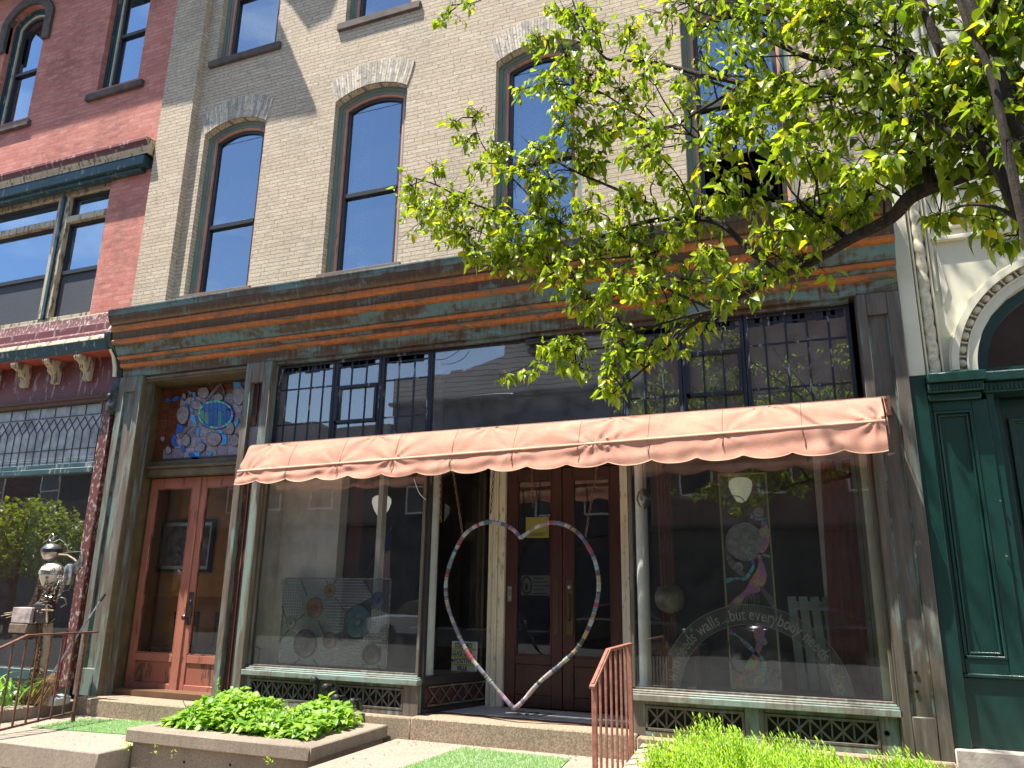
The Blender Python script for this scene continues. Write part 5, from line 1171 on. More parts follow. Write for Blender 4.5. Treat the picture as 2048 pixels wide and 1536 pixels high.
for i in range(NX+1):
    x = AX0+(AX1-AX0)*i/NX
    for j in range(NT_+1):
        t = j/NT_; y = -.17-.15*t; z = azt(x)+(azr(x)-azt(x))*t+.020*math.sin(PI*t); vs.append((x, y-sag(x, t), z))
for i in range(NX):
    for j in range(NT_): a = i*(NT_+1)+j; fs.append((a, a+NT_+1, a+NT_+2, a+1))
m = MB().add(vs, fs); m.box(AX0, AX1, -.19, -.12, 3.175, 3.19)
cn = MB().add(vs, fs).build('canopy', CANV, aw, recalc=False)
vs = []; fs = []; NV = 12; sw_ = .398
for i in range(NX+1):
    x = AX0+(AX1-AX0)*i/NX; ph = ((x-AX0+.12) % sw_)/sw_; sc_ = -.046*math.sin(PI*ph)**.75
    for j in range(NV+1):
        t = j/NV; zt_ = azr(x)+.004; zb = azv(x)+.03+sc_
        y = -.325-.045*t-.010*math.sin(x*15.8+1)*t-.8*fold(x, 1-t*.6)*(1-.3*t)-.004*math.sin(x*31)*t-.006*math.sin(t*9+x*3)
        vs.append((x, y, zt_+(zb-zt_)*t))
for i in range(NX):
    for j in range(NV): a = i*(NV+1)+j; fs.append((a, a+NV+1, a+NV+2, a+1))
va = MB().add(vs, fs).build('valance', CANV, aw, recalc=False)
hem = [vs[i*(NV+1)+NV] for i in range(0, NX+1, 2)]
MB().tube(hem, .0045, 5).build('hem', m_plain('pale_hem', (.72, .46, .32), .9), va)
tr_ = [(AX0+(AX1-AX0)*i/160, 0, 0) for i in range(161)]
MB().tube([(x, -.332, azr(x)+.002) for x, _, _ in tr_], .011, 7).build('front_bar', bpy.data.materials['pale_hem'], aw)
MB().tube([(AX0, -.14, azt(AX0)-.01), (AX1+.04, -.14, azt(AX1)-.01)], .026, 12).build('roller', IRON, aw)
SEAMM = m_plain('seam_thread', (.30, .13, .09), .9)
for sx_ in SEAM[1:]:
    se = MB()
    pts = [(sx_, -.17-.15*t-sag(sx_, t)-.003, azt(sx_)+(azr(sx_)-azt(sx_))*t+.020*math.sin(PI*t)) for t in [k/8 for k in range(9)]]
    for a, b in zip(pts, pts[1:]): se.quad((a[0]-.003, a[1], a[2]), (a[0]+.003, a[1], a[2]), (b[0]+.003, b[1], b[2]), (b[0]-.003, b[1], b[2]))
    if abs(sx_) < 99:
        for k in range(8): z = azr(sx_)-.005-.015*k; se.box(sx_-.003, sx_+.003, -.345-.045*k/9, -.335-.03*k/9, z-.006, z)
    se.build('seam', SEAMM, aw, recalc=False)
for x in (AX0+.02, AX1-.02):
    MB().bar((x, -.14, azt(x)-.02), (x, -.33, azr(x)-.01), .012).build('side_arm', IRON, aw)
MB().box(AX1+.02, AX1+.07, -.16, -.08, 3.10, 3.27).build('end_bracket', IRON, aw, bevel=.004)
MB().add([(AX0, -.17, azt(AX0)), (AX0, -.325, azr(AX0)), (AX0, -.17, azr(AX0)+.04)], [(0, 1, 2)]).build('side_flap', CANV, aw, recalc=False)

# ================================================================== yarn wrapped heart on chains
hc = [(-2.745, 2.135), (-2.86, 2.235), (-3.05, 2.295), (-3.22, 2.262), (-3.36, 2.165), (-3.46, 2.00), (-3.525, 1.82), (-3.545, 1.65), (-3.515, 1.48), (-3.43, 1.29), (-3.27, 1.03), (-3.04, .80), (-2.86, .63), (-2.795, .575),
      (-2.72, .63), (-2.54, .82), (-2.34, .98), (-2.17, 1.14), (-2.05, 1.35), (-1.985, 1.55), (-1.965, 1.72), (-1.995, 1.90), (-2.06, 2.04), (-2.16, 2.17), (-2.29, 2.25), (-2.45, 2.275), (-2.61, 2.225)]
def catmull(P, n=8, closed=True, sharp=()):
    out = []; N = len(P)
    for i in range(N if closed else N-1):
        p1, p2 = P[i % N], P[(i+1) % N]; p0 = P[i-1] if (i not in sharp) else p1; p3 = P[(i+2) % N] if ((i+1) % N not in sharp) else p2
        if not closed:
            p0 = P[max(i-1, 0)]; p3 = P[min(i+2, N-1)]
        for k in range(n):
            t = k/n; out.append(tuple(.5*((2*p1[q])+(-p0[q]+p2[q])*t+(2*p0[q]-5*p1[q]+4*p2[q]-p3[q])*t*t+(-p0[q]+3*p1[q]-3*p2[q]+p3[q])*t**3) for q in range(len(p1))))
    if not closed: out.append(P[-1])
    return out
hp = catmull(hc, 10, True, (0, 13)); HY = -.0
ht = thing('heart_frame', 'big open heart wrapped in patchwork bands of coloured yarn, hanging in the entrance', 'heart', (-2.75, HY, 1.5))
YARN = m_island('patchwork_yarn', [(.32, .30, .27), (.07, .09, .14), (.30, .04, .06), (.40, .38, .35), (.06, .18, .20), (.22, .18, .20), (.34, .20, .24), (.08, .055, .05), (.24, .30, .22), (.14, .15, .18), (.32, .22, .12), (.18, .13, .22), (.24, .32, .34), (.07, .08, .11), (.30, .24, .25)], .95, 160, 1.0)
m = MB(); i = 0; N = len(hp)
while i < N:
    k = rnd.choice((1, 2, 2, 3, 3)); seg = [hp[j % N] for j in range(i, min(i+k, N)+1)]; r_ = rnd.uniform(.017, .0215)
    if len(seg) > 1: m.tube([(p[0], HY, p[1]) for p in seg], r_, 10)
    i += k
rg = m
for i in range(0, N, 1):
    if rnd.random() < .4:
        p = Vector((hp[i][0], HY, hp[i][1])); q = Vector((hp[(i+1) % N][0], HY, hp[(i+1) % N][1])); rg.tube([p, p+(q-p)*.22], rnd.uniform(.0225, .0245), 10)
m.build('yarn_wrap', YARN, ht)
for k, (a, b, lab) in enumerate((((-3.47, -.10, 2.86), (-3.375, 0, 2.17), 'rusty chain holding the left shoulder of the yarn heart'), ((-1.925, -.10, 2.86), (-2.09, 0, 2.14), 'rusty chain holding the right shoulder of the yarn heart'), ((-3.62, -.06, 2.86), (-3.60, -.06, 2.30), 'loose chain hanging beside the left white column'), ((-2.62, -.06, 2.86), (-2.60, -.06, 2.42), 'loose chain hanging in front of the door meeting stiles'), ((-3.13, .2, 2.95), (-3.16, .2, 2.40), 'loose reddish chain hanging before the cream door jamb'))):
    m = MB(); chain(m, [Vector(a), Vector(b)], .015, .0042); m.build('hanging_chain', RUST, loc=a, label=lab, cat='chain', group='chains under the awning')

# ================================================================== notices and lettered things
WPAP = m_plain('white_paper', (.84, .84, .80), .8, var=.05); YPAP = m_plain('yellow_paper', (.62, .58, .10), .8, var=.08); BLK = m_plain('black_letter', (.02, .02, .02), .6)
o = thing('letter_sign', 'white and yellow letter board with black capitals standing inside the glazed return', 'sign', (-3.66, .75, .80))
k_ = 7.95/7.5; X_ = lambda x: x*k_; Z_ = lambda z: 1.62+(z-1.62)*k_; SY = .75
MB().box(X_(-3.60), X_(-3.325), SY, SY+.03, Z_(.842), Z_(1.128)).build('board', WPAP, o, bevel=.003)
for za, zb in ((1.045, 1.065), (.972, .990), (.900, .915)): MB().box(X_(-3.597), X_(-3.328), SY-.003, SY-.0005, Z_(za), Z_(zb)).build('yellow_strip', YPAP, o, smooth=False)
for txt, z, x in (('STAINED', 1.068, -3.565), ('GLASS CAFE', .993, -3.592), ('POSITIVE', .920, -3.566), ('VILLE', .852, -3.535)):
    MB().text(txt, .070, lambda u, v_, d, x=x, z=z, n=len(txt): (X_(x)+u*(.62 if n > 9 else .74), SY-.0035-d*.2, Z_(z)+v_), .002, bold=.0012).build('lettering', BLK, o, smooth=False)
for x in (-3.584, -3.343):
    x = X_(x); z0 = Z_(.922); MB().prism([(x, z0), (x+.013, z0+.02), (x+.012, z0+.034), (x+.005, z0+.036), (x, z0+.028), (x-.005, z0+.036), (x-.012, z0+.034), (x-.013, z0+.02)], 'y', SY-.004, SY-.001).build('heart_symbol', BLK, o, smooth=False)
o = thing('yellow_notice', 'square yellow paper notice taped inside the entrance door', 'notice', (-2.91, .92, 2.2))
MB().box(-3.045, -2.775, .932, .935, 2.20, 2.425).build('paper', YPAP, o)
m = MB()
for k in range(3): m.box(-3.0, -2.83+.01*k, .929, .931, 2.225+.012*k, 2.228+.012*k)
m.build('faint_line', BLK, o, smooth=False)
o = thing('round_emblem_poster', 'white poster with a dark ring emblem and letters behind the door glass', 'poster', (-2.9, .96, 1.6))
MB().box(-3.10, -2.745, .955, .96, 1.59, 1.80).build('paper', m_plain('dim_poster', (.13, .135, .14), .8), o)
m = MB(); cc_ = (-3.035, .952, 1.695)
m.tube([(cc_[0]+.055*math.cos(a), cc_[1], cc_[2]+.088*math.sin(a)) for a in [2*PI*k/24 for k in range(24)]], .010, 6, True); m.lathe((cc_[0], cc_[1], cc_[2]-.02), [(.022, .0), (.022, -.004), (.001, -.004)], 14, 'y', 1, 1.8); m.build('emblem', BLK, o)
m = MB()
for k in range(5):
    m.text('eat here often'[k*2:k*2+5] if False else ['CAFE', 'COFFEE', 'GLASS', 'ART', 'OPEN'][k] if False else 'i'*9, .03, lambda u, v_, d, k=k: (-2.955+u*1.6, .953-d*.2, 1.765-.038*k+v_*.6), .002) if False else m.box(-2.955, -2.955+.03*(3+k % 3*1.3+1), .951, .953, 1.765-.04*k, 1.775-.04*k)
m.build('text_line', BLK, o, smooth=False)

# ================================================================== glass art in the left window
gp = thing('glass_roundel_artwork', 'clear textured glass panel with eight coloured round blown roundels', 'glass panel', (-4.9, .14, .8))
CLG = m_glass('clear_art_glass', 1.5, .03, (.88, .93, .92), dirt_veil=.10, rough=.02, wav=.15); RIB = m_glass('ribbed_art_glass', 1.5, .06, (.84, .88, .88), dirt_veil=.10, rough=.15, wav=.5)
ax0, ax1, az0, az1 = -5.60, -4.245, .802, 1.738; GY = .13
MB().box(ax0, ax1, GY, GY+.006, az0, az1).build('clear_sheet', CLG, gp, smooth=False)
m = MB(); band(m, [(ax0, az0), (ax0, az1), (ax1, az1), (ax1, az0), (ax0, az0)], .012, GY-.006, GY+.012); m.build('edge_came', STEEL, gp)
def G(px, py): # enlarged detail pixel -> place in the panel
    p = at(450+px*.3164, 1050+py*.3164, GY); return (p.x, p.z)
for nm, ps in (('grid_glass', [(360, 345), (480, 345), (520, 450), (450, 600), (360, 520)]), ('grid_glass', [(940, 530), (1030, 560), (1020, 780), (870, 740)]), ('reed_glass', [(700, 345), (870, 345), (930, 450), (760, 540), (690, 440)]), ('ripple_glass', [(600, 470), (700, 460), (760, 560), (740, 690), (680, 680)]), ('diamond_glass', [(600, 780), (860, 760), (870, 900), (620, 905)]), ('reed_glass', [(345, 760), (430, 700), (470, 850), (400, 900), (345, 900)])):
    m = MB(); m.prism([G(*p) for p in ps], 'y', GY-.010, GY-.002); o = m.build(nm, RIB, gp, smooth=False)
    xs = [G(*p)[0] for p in ps]; zs_ = [G(*p)[1] for p in ps]; r_ = MB()
    def inpoly(x, z, P=[G(*p) for p in ps]):
        c = False; j = len(P)-1
        for i in range(len(P)):
            if (P[i][1] > z) != (P[j][1] > z) and x < (P[j][0]-P[i][0])*(z-P[i][1])/(P[j][1]-P[i][1])+P[i][0]: c = not c
            j = i
        return c
    st_ = .030
    z = min(zs_)
    while z < max(zs_):
        run = None; x = min(xs)
        while x < max(xs)+st_:
            if inpoly(x, z): run = run or x
            elif run: r_.box(run, x, GY-.0125, GY-.0095, z-.0018, z+.0018); run = None
            x += st_/3
        z += st_
    if nm == 'grid_glass':
        x = min(xs)
        while x < max(xs):
            run = None; z = min(zs_)
            while z < max(zs_)+st_:
                if inpoly(x, z): run = run or z
                elif run: r_.box(x-.0018, x+.0018, GY-.0135, GY-.0126, run, z); run = None
                z += st_/3
            x += st_*1.1
    if r_.v: r_.build('pressed_line', m_plain('pressed_glass_line', (.62, .66, .65), .2) if 'pressed_glass_line' not in bpy.data.materials else bpy.data.materials['pressed_glass_line'], o, smooth=False)
m = MB()
for a, b in (((480, 345), (525, 450)), ((640, 345), (655, 370)), ((710, 345), (690, 370)), ((870, 345), (940, 440)), ((360, 510), (390, 590)), ((450, 610), (510, 560)), ((340, 740), (410, 660)), ((590, 600), (630, 690)), ((700, 700), (750, 670)), ((400, 905), (470, 850)), ((560, 850), (600, 905)), ((930, 530), (950, 510)), ((850, 905), (880, 880)), ((960, 890), (985, 920)), ((700, 460), (760, 540))):
    p, q = G(*a), G(*b); m.bar((p[0], GY-.01, p[1]), (q[0], GY-.01, q[1]), .006, .006)
m.build('lead_line', LEAD, gp)
RON = [((570, 522), .205*.5, (.30, .13, .05), 'amber_brown_roundel'), ((667, 413), .066, (.34, .22, .04), 'amber_yellow_roundel'), ((420, 615), .060, (.40, .44, .44), 'clear_roundel'), ((508, 748), .142, (.16, .14, .20), 'smoky_violet_roundel'),
       ((662, 728), .080, (.26, .14, .12), 'pink_brown_roundel'), ((843, 610), .165, (.08, .20, .23), 'teal_roundel'), ((968, 473), .080, (.06, .10, .26), 'blue_roundel'), ((927, 817), .102, (.06, .055, .06), 'black_roundel')]
for (p, r_, colr, nm) in RON:
    x, z = G(*p); mt = m_cglass(nm+'_glass', tuple(q*.85 for q in colr), .08, .10, 18, .3)
    o = MB().lathe((x, GY-.008, z), [(r_, .004), (r_*.96, -.006), (r_*.6, -.012), (r_*.3, -.010), (r_*.24, -.028), (r_*.12, -.034), (.002, -.03)], 34, 'y').build(nm, mt, gp)
    MB().tube([(x+r_*math.cos(a), GY-.010, z+r_*math.sin(a)) for a in [2*PI*k/34 for k in range(34)]], .0045, 6, True).build('rim', LEAD, o)
    MB().tube([(x+r_*.42*math.cos(a), GY-.021, z+r_*.42*math.sin(a)) for a in [2*PI*k/26 for k in range(26)]], .003, 5, True).build('swirl', mt, o)

# ================================================================== glass art in the right window
mp_ = thing('glass_ribbon_artwork', 'tall narrow glass panel with an iridescent winding ribbon and clear discs', 'glass panel', (-.63, .14, .8))
def Q(px, py, y=.13): # detail pixel of the right window
    p = at(1240+px*.3905, 900+py*.3905, y); return (p.x, p.z)
a, b, c, d = Q(503, 125), Q(745, 118), Q(828, 1235), Q(572, 1225)
MB().prism([a, b, c, d], 'y', .135, .140).build('clear_sheet', m_glass('dark_clear_sheet', 1.5, .02, (.75, .78, .72), dirt_veil=.05, wav=.2), mp_, smooth=False)
m = MB()
for p, q in ((a, b), (b, c), (c, d), (d, a)): m.bar((p[0], .137, p[1]), (q[0], .137, q[1]), .014, .014)
m.build('edge_came', m_plain('brass_edge', (.34, .32, .20), .4, .4), mp_)
IRI = NT('dichroic_ribbon'); v = IRI.coord(scale=(1, 1, 1)); n = IRI.noise(v, 5.5, 3); fn = IRI.n('ShaderNodeTexVoronoi'); fn.inputs['Scale'].default_value = 75; IRI.l(IRI.coord(), fn.inputs['Vector'])
cc = IRI.ramp(IRI.math('ADD', n, IRI.math('MULTIPLY', fn.outputs['Distance'], .25)), [(.38, (.05, .30, .26)), (.47, (.10, .42, .22)), (.54, (.36, .34, .08)), (.61, (.42, .12, .16)), (.70, (.25, .08, .36)), (.8, (.06, .22, .42))])
IRI.bsdf(cc, .22, .35, IRI.bump(fn.outputs['Distance'], .8, .006), .8); IRI = IRI.m
rib = MB()
def ribbon(mb, pts):
    """pts: (px, py, halfwidth px)"""
    L_ = []; R_ = []
    P = catmull(pts, 6, False)
    for i, p in enumerate(P):
        q0 = P[max(i-1, 0)]; q1 = P[min(i+1, len(P)-1)]; dx, dy = q1[0]-q0[0], q1[1]-q0[1]; l = math.hypot(dx, dy)+1e-6; nx_, ny_ = -dy/l, dx/l
        L_.append(Q(p[0]+nx_*p[2], p[1]+ny_*p[2])); R_.append(Q(p[0]-nx_*p[2], p[1]-ny_*p[2]))
    for i in range(len(P)-1): mb.prism([L_[i], L_[i+1], R_[i+1], R_[i]], 'y', .122, .134)
ribbon(rib, [(730, 355, 3), (738, 400, 22), (735, 450, 33), (722, 500, 30), (716, 550, 8), (724, 600, 18), (718, 650, 34), (690, 700, 36), (640, 735, 12), (600, 780, 24), (570, 830, 30), (575, 870, 14)])
ribbon(rib, [(700, 885, 8), (712, 930, 27), (718, 980, 22), (705, 1030, 14), (690, 1070, 24), (655, 1120, 20), (630, 1150, 5), (615, 1190, 26), (600, 1215, 28)])
rib.build('ribbon', IRI, mp_, smooth=False)
r2 = MB(); ribbon(r2, [(545, 670, 14), (590, 658, 6), (640, 658, 9), (670, 620, 9), (684, 585, 7), (665, 540, 10), (700, 530, 5), (768, 545, 7)]); ribbon(r2, [(760, 350, 3), (715, 355, 5), (680, 345, 10), (670, 325, 4)]); ribbon(r2, [(565, 935, 9), (600, 950, 3), (655, 1000, 11), (690, 1035, 8), (735, 1080, 9), (735, 1120, 12), (725, 1165, 11), (745, 1200, 8), (765, 1240, 4)])
r2.build('thin_ribbon', IRID, mp_, smooth=False)
m = MB(); ribbon(m, [(540, 490, 4), (560, 560, 14), (600, 610, 17), (645, 655, 5)]); ribbon(m, [(720, 700, 4), (765, 760, 16), (790, 810, 5)]); ribbon(m, [(750, 1110, 4), (800, 1140, 17), (825, 1180, 6)]); m.build('shell_piece', AGATE, mp_, smooth=False)
for (px, py, r_, fill) in ((638, 470, .165, 1), (590, 290, .098, 0), (620, 1085, .088, 0), (625, 1035, .12, 0), (712, 1185, .040, 1), (737, 980, .026, 1), (710, 320, .042, 1), (608, 598, .035, 1)):
    x, z = Q(px, py)
    MB().tube([(x+r_*.97*math.cos(a), .126, z+r_*math.sin(a)*(1.5 if (px, py) == (625, 1035) else 1)) for a in [2*PI*k/30 for k in range(30)]], .0045, 6, True).build('disc_rim', LEAD if not fill else STEEL, mp_)
    if fill: MB().lathe((x, .128, z), [(r_, .004), (r_*.9, -.008), (r_*.5, -.004), (r_*.2, -.016), (.002, -.016)], 26, 'y').build('clear_disc', m_cglass('milky_disc', (.42, .43, .43), .1, .35, 22, .5) if 'milky_disc' not in bpy.data.materials else bpy.data.materials['milky_disc'], mp_)
m = MB()
for k in range(26): x, z = Q(622+k*3.6, 742+3*math.sin(k)); m.bar((x, .128, z), (x+.012*math.sin(k*2), .128, z-.13-.03*math.sin(k*1.3)), .004)
for k in range(26): x, z = Q(650+k*5.2, 1150+14*math.sin(k*.7)); m.bar((x, .128, z), (x+.012*math.sin(k*2), .128, z-.07), .003)
m.build('fringe', AGATE, mp_)
# lettered arch
ga = thing('lettered_glass_arch', 'frosted glass arch lettered "...but everybody needs a door" on the sill of the right window', 'sign', (-.62, .08, .8))
# circle through the three outer points
A_, B_, C_ = Vector((-1.430, .84)), Vector((-.615, 1.545)), Vector((.150, .80))
def circ(a, b, c):
    d_ = 2*(a.x*(b.y-c.y)+b.x*(c.y-a.y)+c.x*(a.y-b.y)); ux = (a.length_squared*(b.y-c.y)+b.length_squared*(c.y-a.y)+c.length_squared*(a.y-b.y))/d_
    uy = (a.length_squared*(c.x-b.x)+b.length_squared*(a.x-c.x)+c.length_squared*(b.x-a.x))/d_; return Vector((ux, uy)), (Vector((ux, uy))-a).length
cen, RO = circ(A_, B_, C_); RI = RO-.165
FROST = m_glass('frosted_glass', 1.5, .02, (.62, .70, .68), dirt_veil=.17, rough=.1)
LETG = m_glass('etched_letter', 1.5, .02, (.5, .5, .5), dirt_veil=.85, rough=.4)
m = MB(); aL = math.atan2(A_.y-cen.y, A_.x-cen.x); aR = math.atan2(C_.y-cen.y, C_.x-cen.x); n = 50
P_ = [(cen.x+RO*math.cos(aL+(aR-aL)*i/n), cen.y+RO*math.sin(aL+(aR-aL)*i/n)) for i in range(n+1)]; I_ = [(cen.x+RI*math.cos(aL+(aR-aL)*i/n), cen.y+RI*math.sin(aL+(aR-aL)*i/n)) for i in range(n+1)]
for i in range(n): m.quad(*[(p[0], .08, max(.802, p[1])) for p in (P_[i], P_[i+1], I_[i+1], I_[i])])
m.build('glass_band', FROST, ga, smooth=False, recalc=False)
m = MB(); m.tube([(p[0], .078, max(.803, p[1])) for p in P_], .003, 5); m.tube([(p[0], .078, max(.803, p[1])) for p in I_], .003, 5); m.build('polished_edge', m_plain('green_glass_edge', (.30, .38, .35), .2), ga)
txt = 'who needs walls...but everybody needs a door'
wds = {'.': .28, 'l': .27, 'i': .27, 't': .36, ' ': .28, 'w': .80, 'r': .38, 'b': .55}
tot = sum(wds.get(ch, .54) for ch in txt); ang = aL-.07; span = (aL-aR)-.12; m = MB()
for ch in txt:
    w_ = wds.get(ch, .54)/tot*span; a = ang-w_/2; ang -= w_
    if ch == ' ': continue
    rb = RI+.038; ux, uz = math.sin(a), -math.cos(a); sc_ = .142
    m.text(ch, sc_, lambda u, v_, d, a=a, w_=w_: (cen.x+(rb+v_)*math.cos(a)+(u*.74-w_*rb/2)*math.sin(a), .0775-d*.2, cen.y+(rb+v_)*math.sin(a)-(u*.74-w_*rb/2)*math.cos(a)), .001, bold=.0016)
m.build('lettering', LETG, ga, smooth=False)

# ================================================================== things inside the shop
OPAL = m_plain('opal_glass', (.85, .83, .76), .25, var=.03)
for _n in OPAL.node_tree.nodes:
    if _n.type == 'BSDF_PRINCIPLED': _n.inputs['Emission Color'].default_value = (1, .93, .8, 1); _n.inputs['Emission Strength'].default_value = .16
for x, y, z, lab in ((-5.247, 1.5, 2.69, 'white opal pendant lamp seen through the left display window'), (-.775, 1.5, 2.75, 'white opal pendant lamp behind the tall ribbon panel')):
    o = thing('pendant_lamp', lab, 'lamp', (x, y, z), 'opal pendant lamps')
    MB().lathe((x, y, z), [(.01, -.16), (.05, -.145), (.10, -.06), (.125, .02), (.12, .07), (.09, .10), (.05, .11)], 22).build('lamp_shade', OPAL, o)
    MB().lathe((x, y, z), [(.05, .105), (.055, .13), (.02, .15), (.008, .17), (.008, 1.5)], 12).build('stem', BRASSD, o)
o = thing('desk_globe', 'old desk globe standing in the shadow beside the right white column', 'globe', (-1.43, .6, 1.4))
c = at(1340, 1197, .6); MB().lathe(c, [(.145*math.sin(t), -.145*math.cos(t)) for t in [PI*k/16 for k in range(1, 16)]], 28).build('sphere', m_plain('faded_map', (.22, .20, .13), .4, var=.6, scale=5), o)
MB().tube([(c.x+.165*math.cos(a), c.y, c.z+.165*math.sin(a)) for a in [PI*(-.42)+PI*.95*k/16 for k in range(17)]], .005, 5).tube([(c.x+.0, c.y, c.z-.165), (c.x, c.y, c.z-.40)], .01, 6).lathe((c.x, c.y, c.z-.40), [(.09, -.02), (.08, .0), (.02, .02)], 16).build('stand', BRASSD, o)
MB().box(c.x-.3, c.x+.3, c.y-.2, c.y+.3, c.z-.50, c.z-.42).box(c.x-.28, c.x-.24, c.y-.18, c.y+.28, FZ, c.z-.5).box(c.x+.24, c.x+.28, c.y-.18, c.y+.28, FZ, c.z-.5).build('side_table', DKWOOD, loc=(c.x, c.y, .45), label='dark side table under the desk globe', cat='table')
CUR = m_plain('rust_red_curtain', (.17, .035, .022), .9, var=.2, scale=3, bump=.4)
def curtain(name, topx, botx, zt_, zb, y, lab, n=40, amp=.02):
    m = MB(); rows = 10; vs = []
    for j in range(rows+1):
        t = j/rows
        for i in range(n+1):
            s_ = i/n; xt = topx[0]+(topx[1]-topx[0])*s_; xb = botx[0]+(botx[1]-botx[0])*s_; x = xt+(xb-xt)*t
            zz = zt_-(.10*(abs(s_-.6) < .12) if j == 0 else 0); vs.append((x, y+amp*math.sin(s_*26+.8*math.sin(t*3))+.01*math.sin(t*7+s_*5), zz+(zb-zt_)*t))
    fs = [(j*(n+1)+i, j*(n+1)+i+1, (j+1)*(n+1)+i+1, (j+1)*(n+1)+i) for j in range(rows) for i in range(n)]
    m.add(vs, fs).build(name, CUR, loc=(topx[0], y, zb), label=lab, cat='curtain', recalc=False, group='rust red curtains')
curtain('curtain', (.045, .30), (-.02, .30), 2.84, .83, .42, 'rust red curtain at the right end of the right display window')
curtain('curtain', (-1.52, -1.36), (-1.48, -1.36), 2.95, .83, .55, 'narrow dark red curtain just right of the right white column')
curtain('curtain', (-5.03, -4.86), (-5.04, -4.9), 3.0, .83, .45, 'dark red curtain beside the inner pilaster in the left display window')
o = thing('framed_picture', 'framed grey picture on the ochre wall behind the side door', 'picture', (-8.1, .76, 2.2))
_fa, _fb = at(322, 1036, .76), at(408, 1148, .76); FX0, FX1, FZ0, FZ1 = _fa.x+.03, _fb.x+.09, _fb.z+.02, _fa.z-.03
MB().box(FX0+.07, FX1-.07, .77, .78, FZ0+.07, FZ1-.07).build('print', m_plain('grey_print', (.22, .20, .21), .6, var=.7, scale=8), o)
m = MB(); band(m, [(FX0, FZ0), (FX0, FZ1), (FX1, FZ1), (FX1, FZ0), (FX0, FZ0)], .035, .74, .79); m.build('frame', DARKF, o)
m = MB(); band(m, [(FX0+.035, FZ0+.035), (FX0+.035, FZ1-.035), (FX1-.035, FZ1-.035), (FX1-.035, FZ0+.035), (FX0+.035, FZ0+.035)], .045, .765, .79); m.build('mount', WPAP, o)
o = thing('counter_table', 'long grey table with place cards seen deep inside the shop', 'table', (-4.9, 2.2, .45))
MB().box(-6.0, -3.2, 1.9, 2.6, 1.12, 1.16).build('table_top', m_plain('grey_table', (.16, .17, .18), .5), o); MB().box(-5.9, -3.3, 1.95, 2.0, .95, 1.12).build('apron', bpy.data.materials['grey_table'], o)
for x in (-5.9, -4.7, -3.4): MB().box(x, x+.06, 1.95, 2.01, FZ, 1.1).build('leg', bpy.data.materials['grey_table'], o)
for i in range(5): MB().box(-5.0+.4*i, -4.75+.4*i, 1.95, 2.15, 1.162, 1.17).build('place_card', WPAP, o)
o = thing('slatted_board', 'pale grey slatted board leaning behind the lettered arch', 'board', (-.1, .6, .8))
p0 = at(1590, 1235, .6)
for i in range(4): MB().bar((p0.x+.02+.10*i, .60, .82), (p0.x-.02+.10*i, .66, 1.62), .075, .02).build('slat', m_plain('grey_slat', (.30, .33, .33), .7) if 'grey_slat' not in bpy.data.materials else bpy.data.materials['grey_slat'], o)
MB().box(p0.x-.05, p0.x+.40, .67, .69, 1.50, 1.58).build('rail', bpy.data.materials['grey_slat'], o)
# seated / standing pieces of furniture further in
for k, (x, y) in enumerate(((-7.55, .60), (-6.9, .60))):
    o = thing('cafe_chair', ['dark chair just inside the side door', 'dark chair further inside the side door'][k], 'chair', (x, y, FZ), 'chairs inside the side door')
    MB().box(x-.2, x+.2, y-.2, y+.2, .88, .92).build('seat', DKWOOD, o, bevel=.01); MB().box(x-.2, x+.2, y+.17, y+.20, 1.15, 1.32).box(x-.2, x-.17, y+.17, y+.2, .9, 1.32).box(x+.17, x+.2, y+.17, y+.2, .9, 1.32).build('backrest', DKWOOD, o, bevel=.005)
    for sx_ in (-1, 1):
        for sy in (-1, 1): MB().box(x+sx_*.18-.015, x+sx_*.18+.015, y+sy*.18-.015, y+sy*.18+.015, FZ, .88).build('leg', DKWOOD, o)
# convex mirror / lamp by the right column
o = thing('convex_ornament', 'shiny oval glass ornament hanging right of the right white column', 'ornament', (-1.48, .16, 2.35)); c = at(1287, 998, .2)
MB().lathe((c.x, c.y, c.z), [(.01, -.10), (.045, -.07), (.07, .0), (.05, .07), (.01, .10)], 18).build('glass_drop', STEEL, o); MB().tube([(c.x, c.y, c.z+.1), (c.x, c.y, 3.0)], .003, 4).build('wire', LEAD, o)
o = thing('ribbon_ornament', 'black twisted ribbon ornament left of the right white column', 'ornament', (-1.66, .3, 2.1)); m = MB()
for s_ in (-1, 1): m.tube([(-1.72+s_*.03*math.sin(t*5), .35, 2.55-.75*t) for t in [k/20 for k in range(21)]], .009, 5)
m.build('twist', DARKF, o)
# spotlight fixed behind the clear transom
o = thing('spotlight', 'black twin spotlight behind the clear transom', 'lamp', (-2.75, .02, 3.95)); c = at(1070, 688, -.02)
MB().lathe((c.x, c.y+.0, c.z+.03), [(.03, -.10), (.038, -.08), (.038, .06), (.02, .10)], 14, 'x').build('lamp_body', DARKF, o); MB().lathe((c.x, c.y, c.z-.07), [(.02, -.08), (.034, -.06), (.034, .05), (.02, .08)], 14, 'x').build('lower_lamp_body', DARKF, o); MB().tube([(c.x, c.y, c.z+.03), (c.x, c.y+.01, c.z-.05), (c.x, c.y+.06, c.z-.03)], .012, 6).build('bracket', DARKF, o)
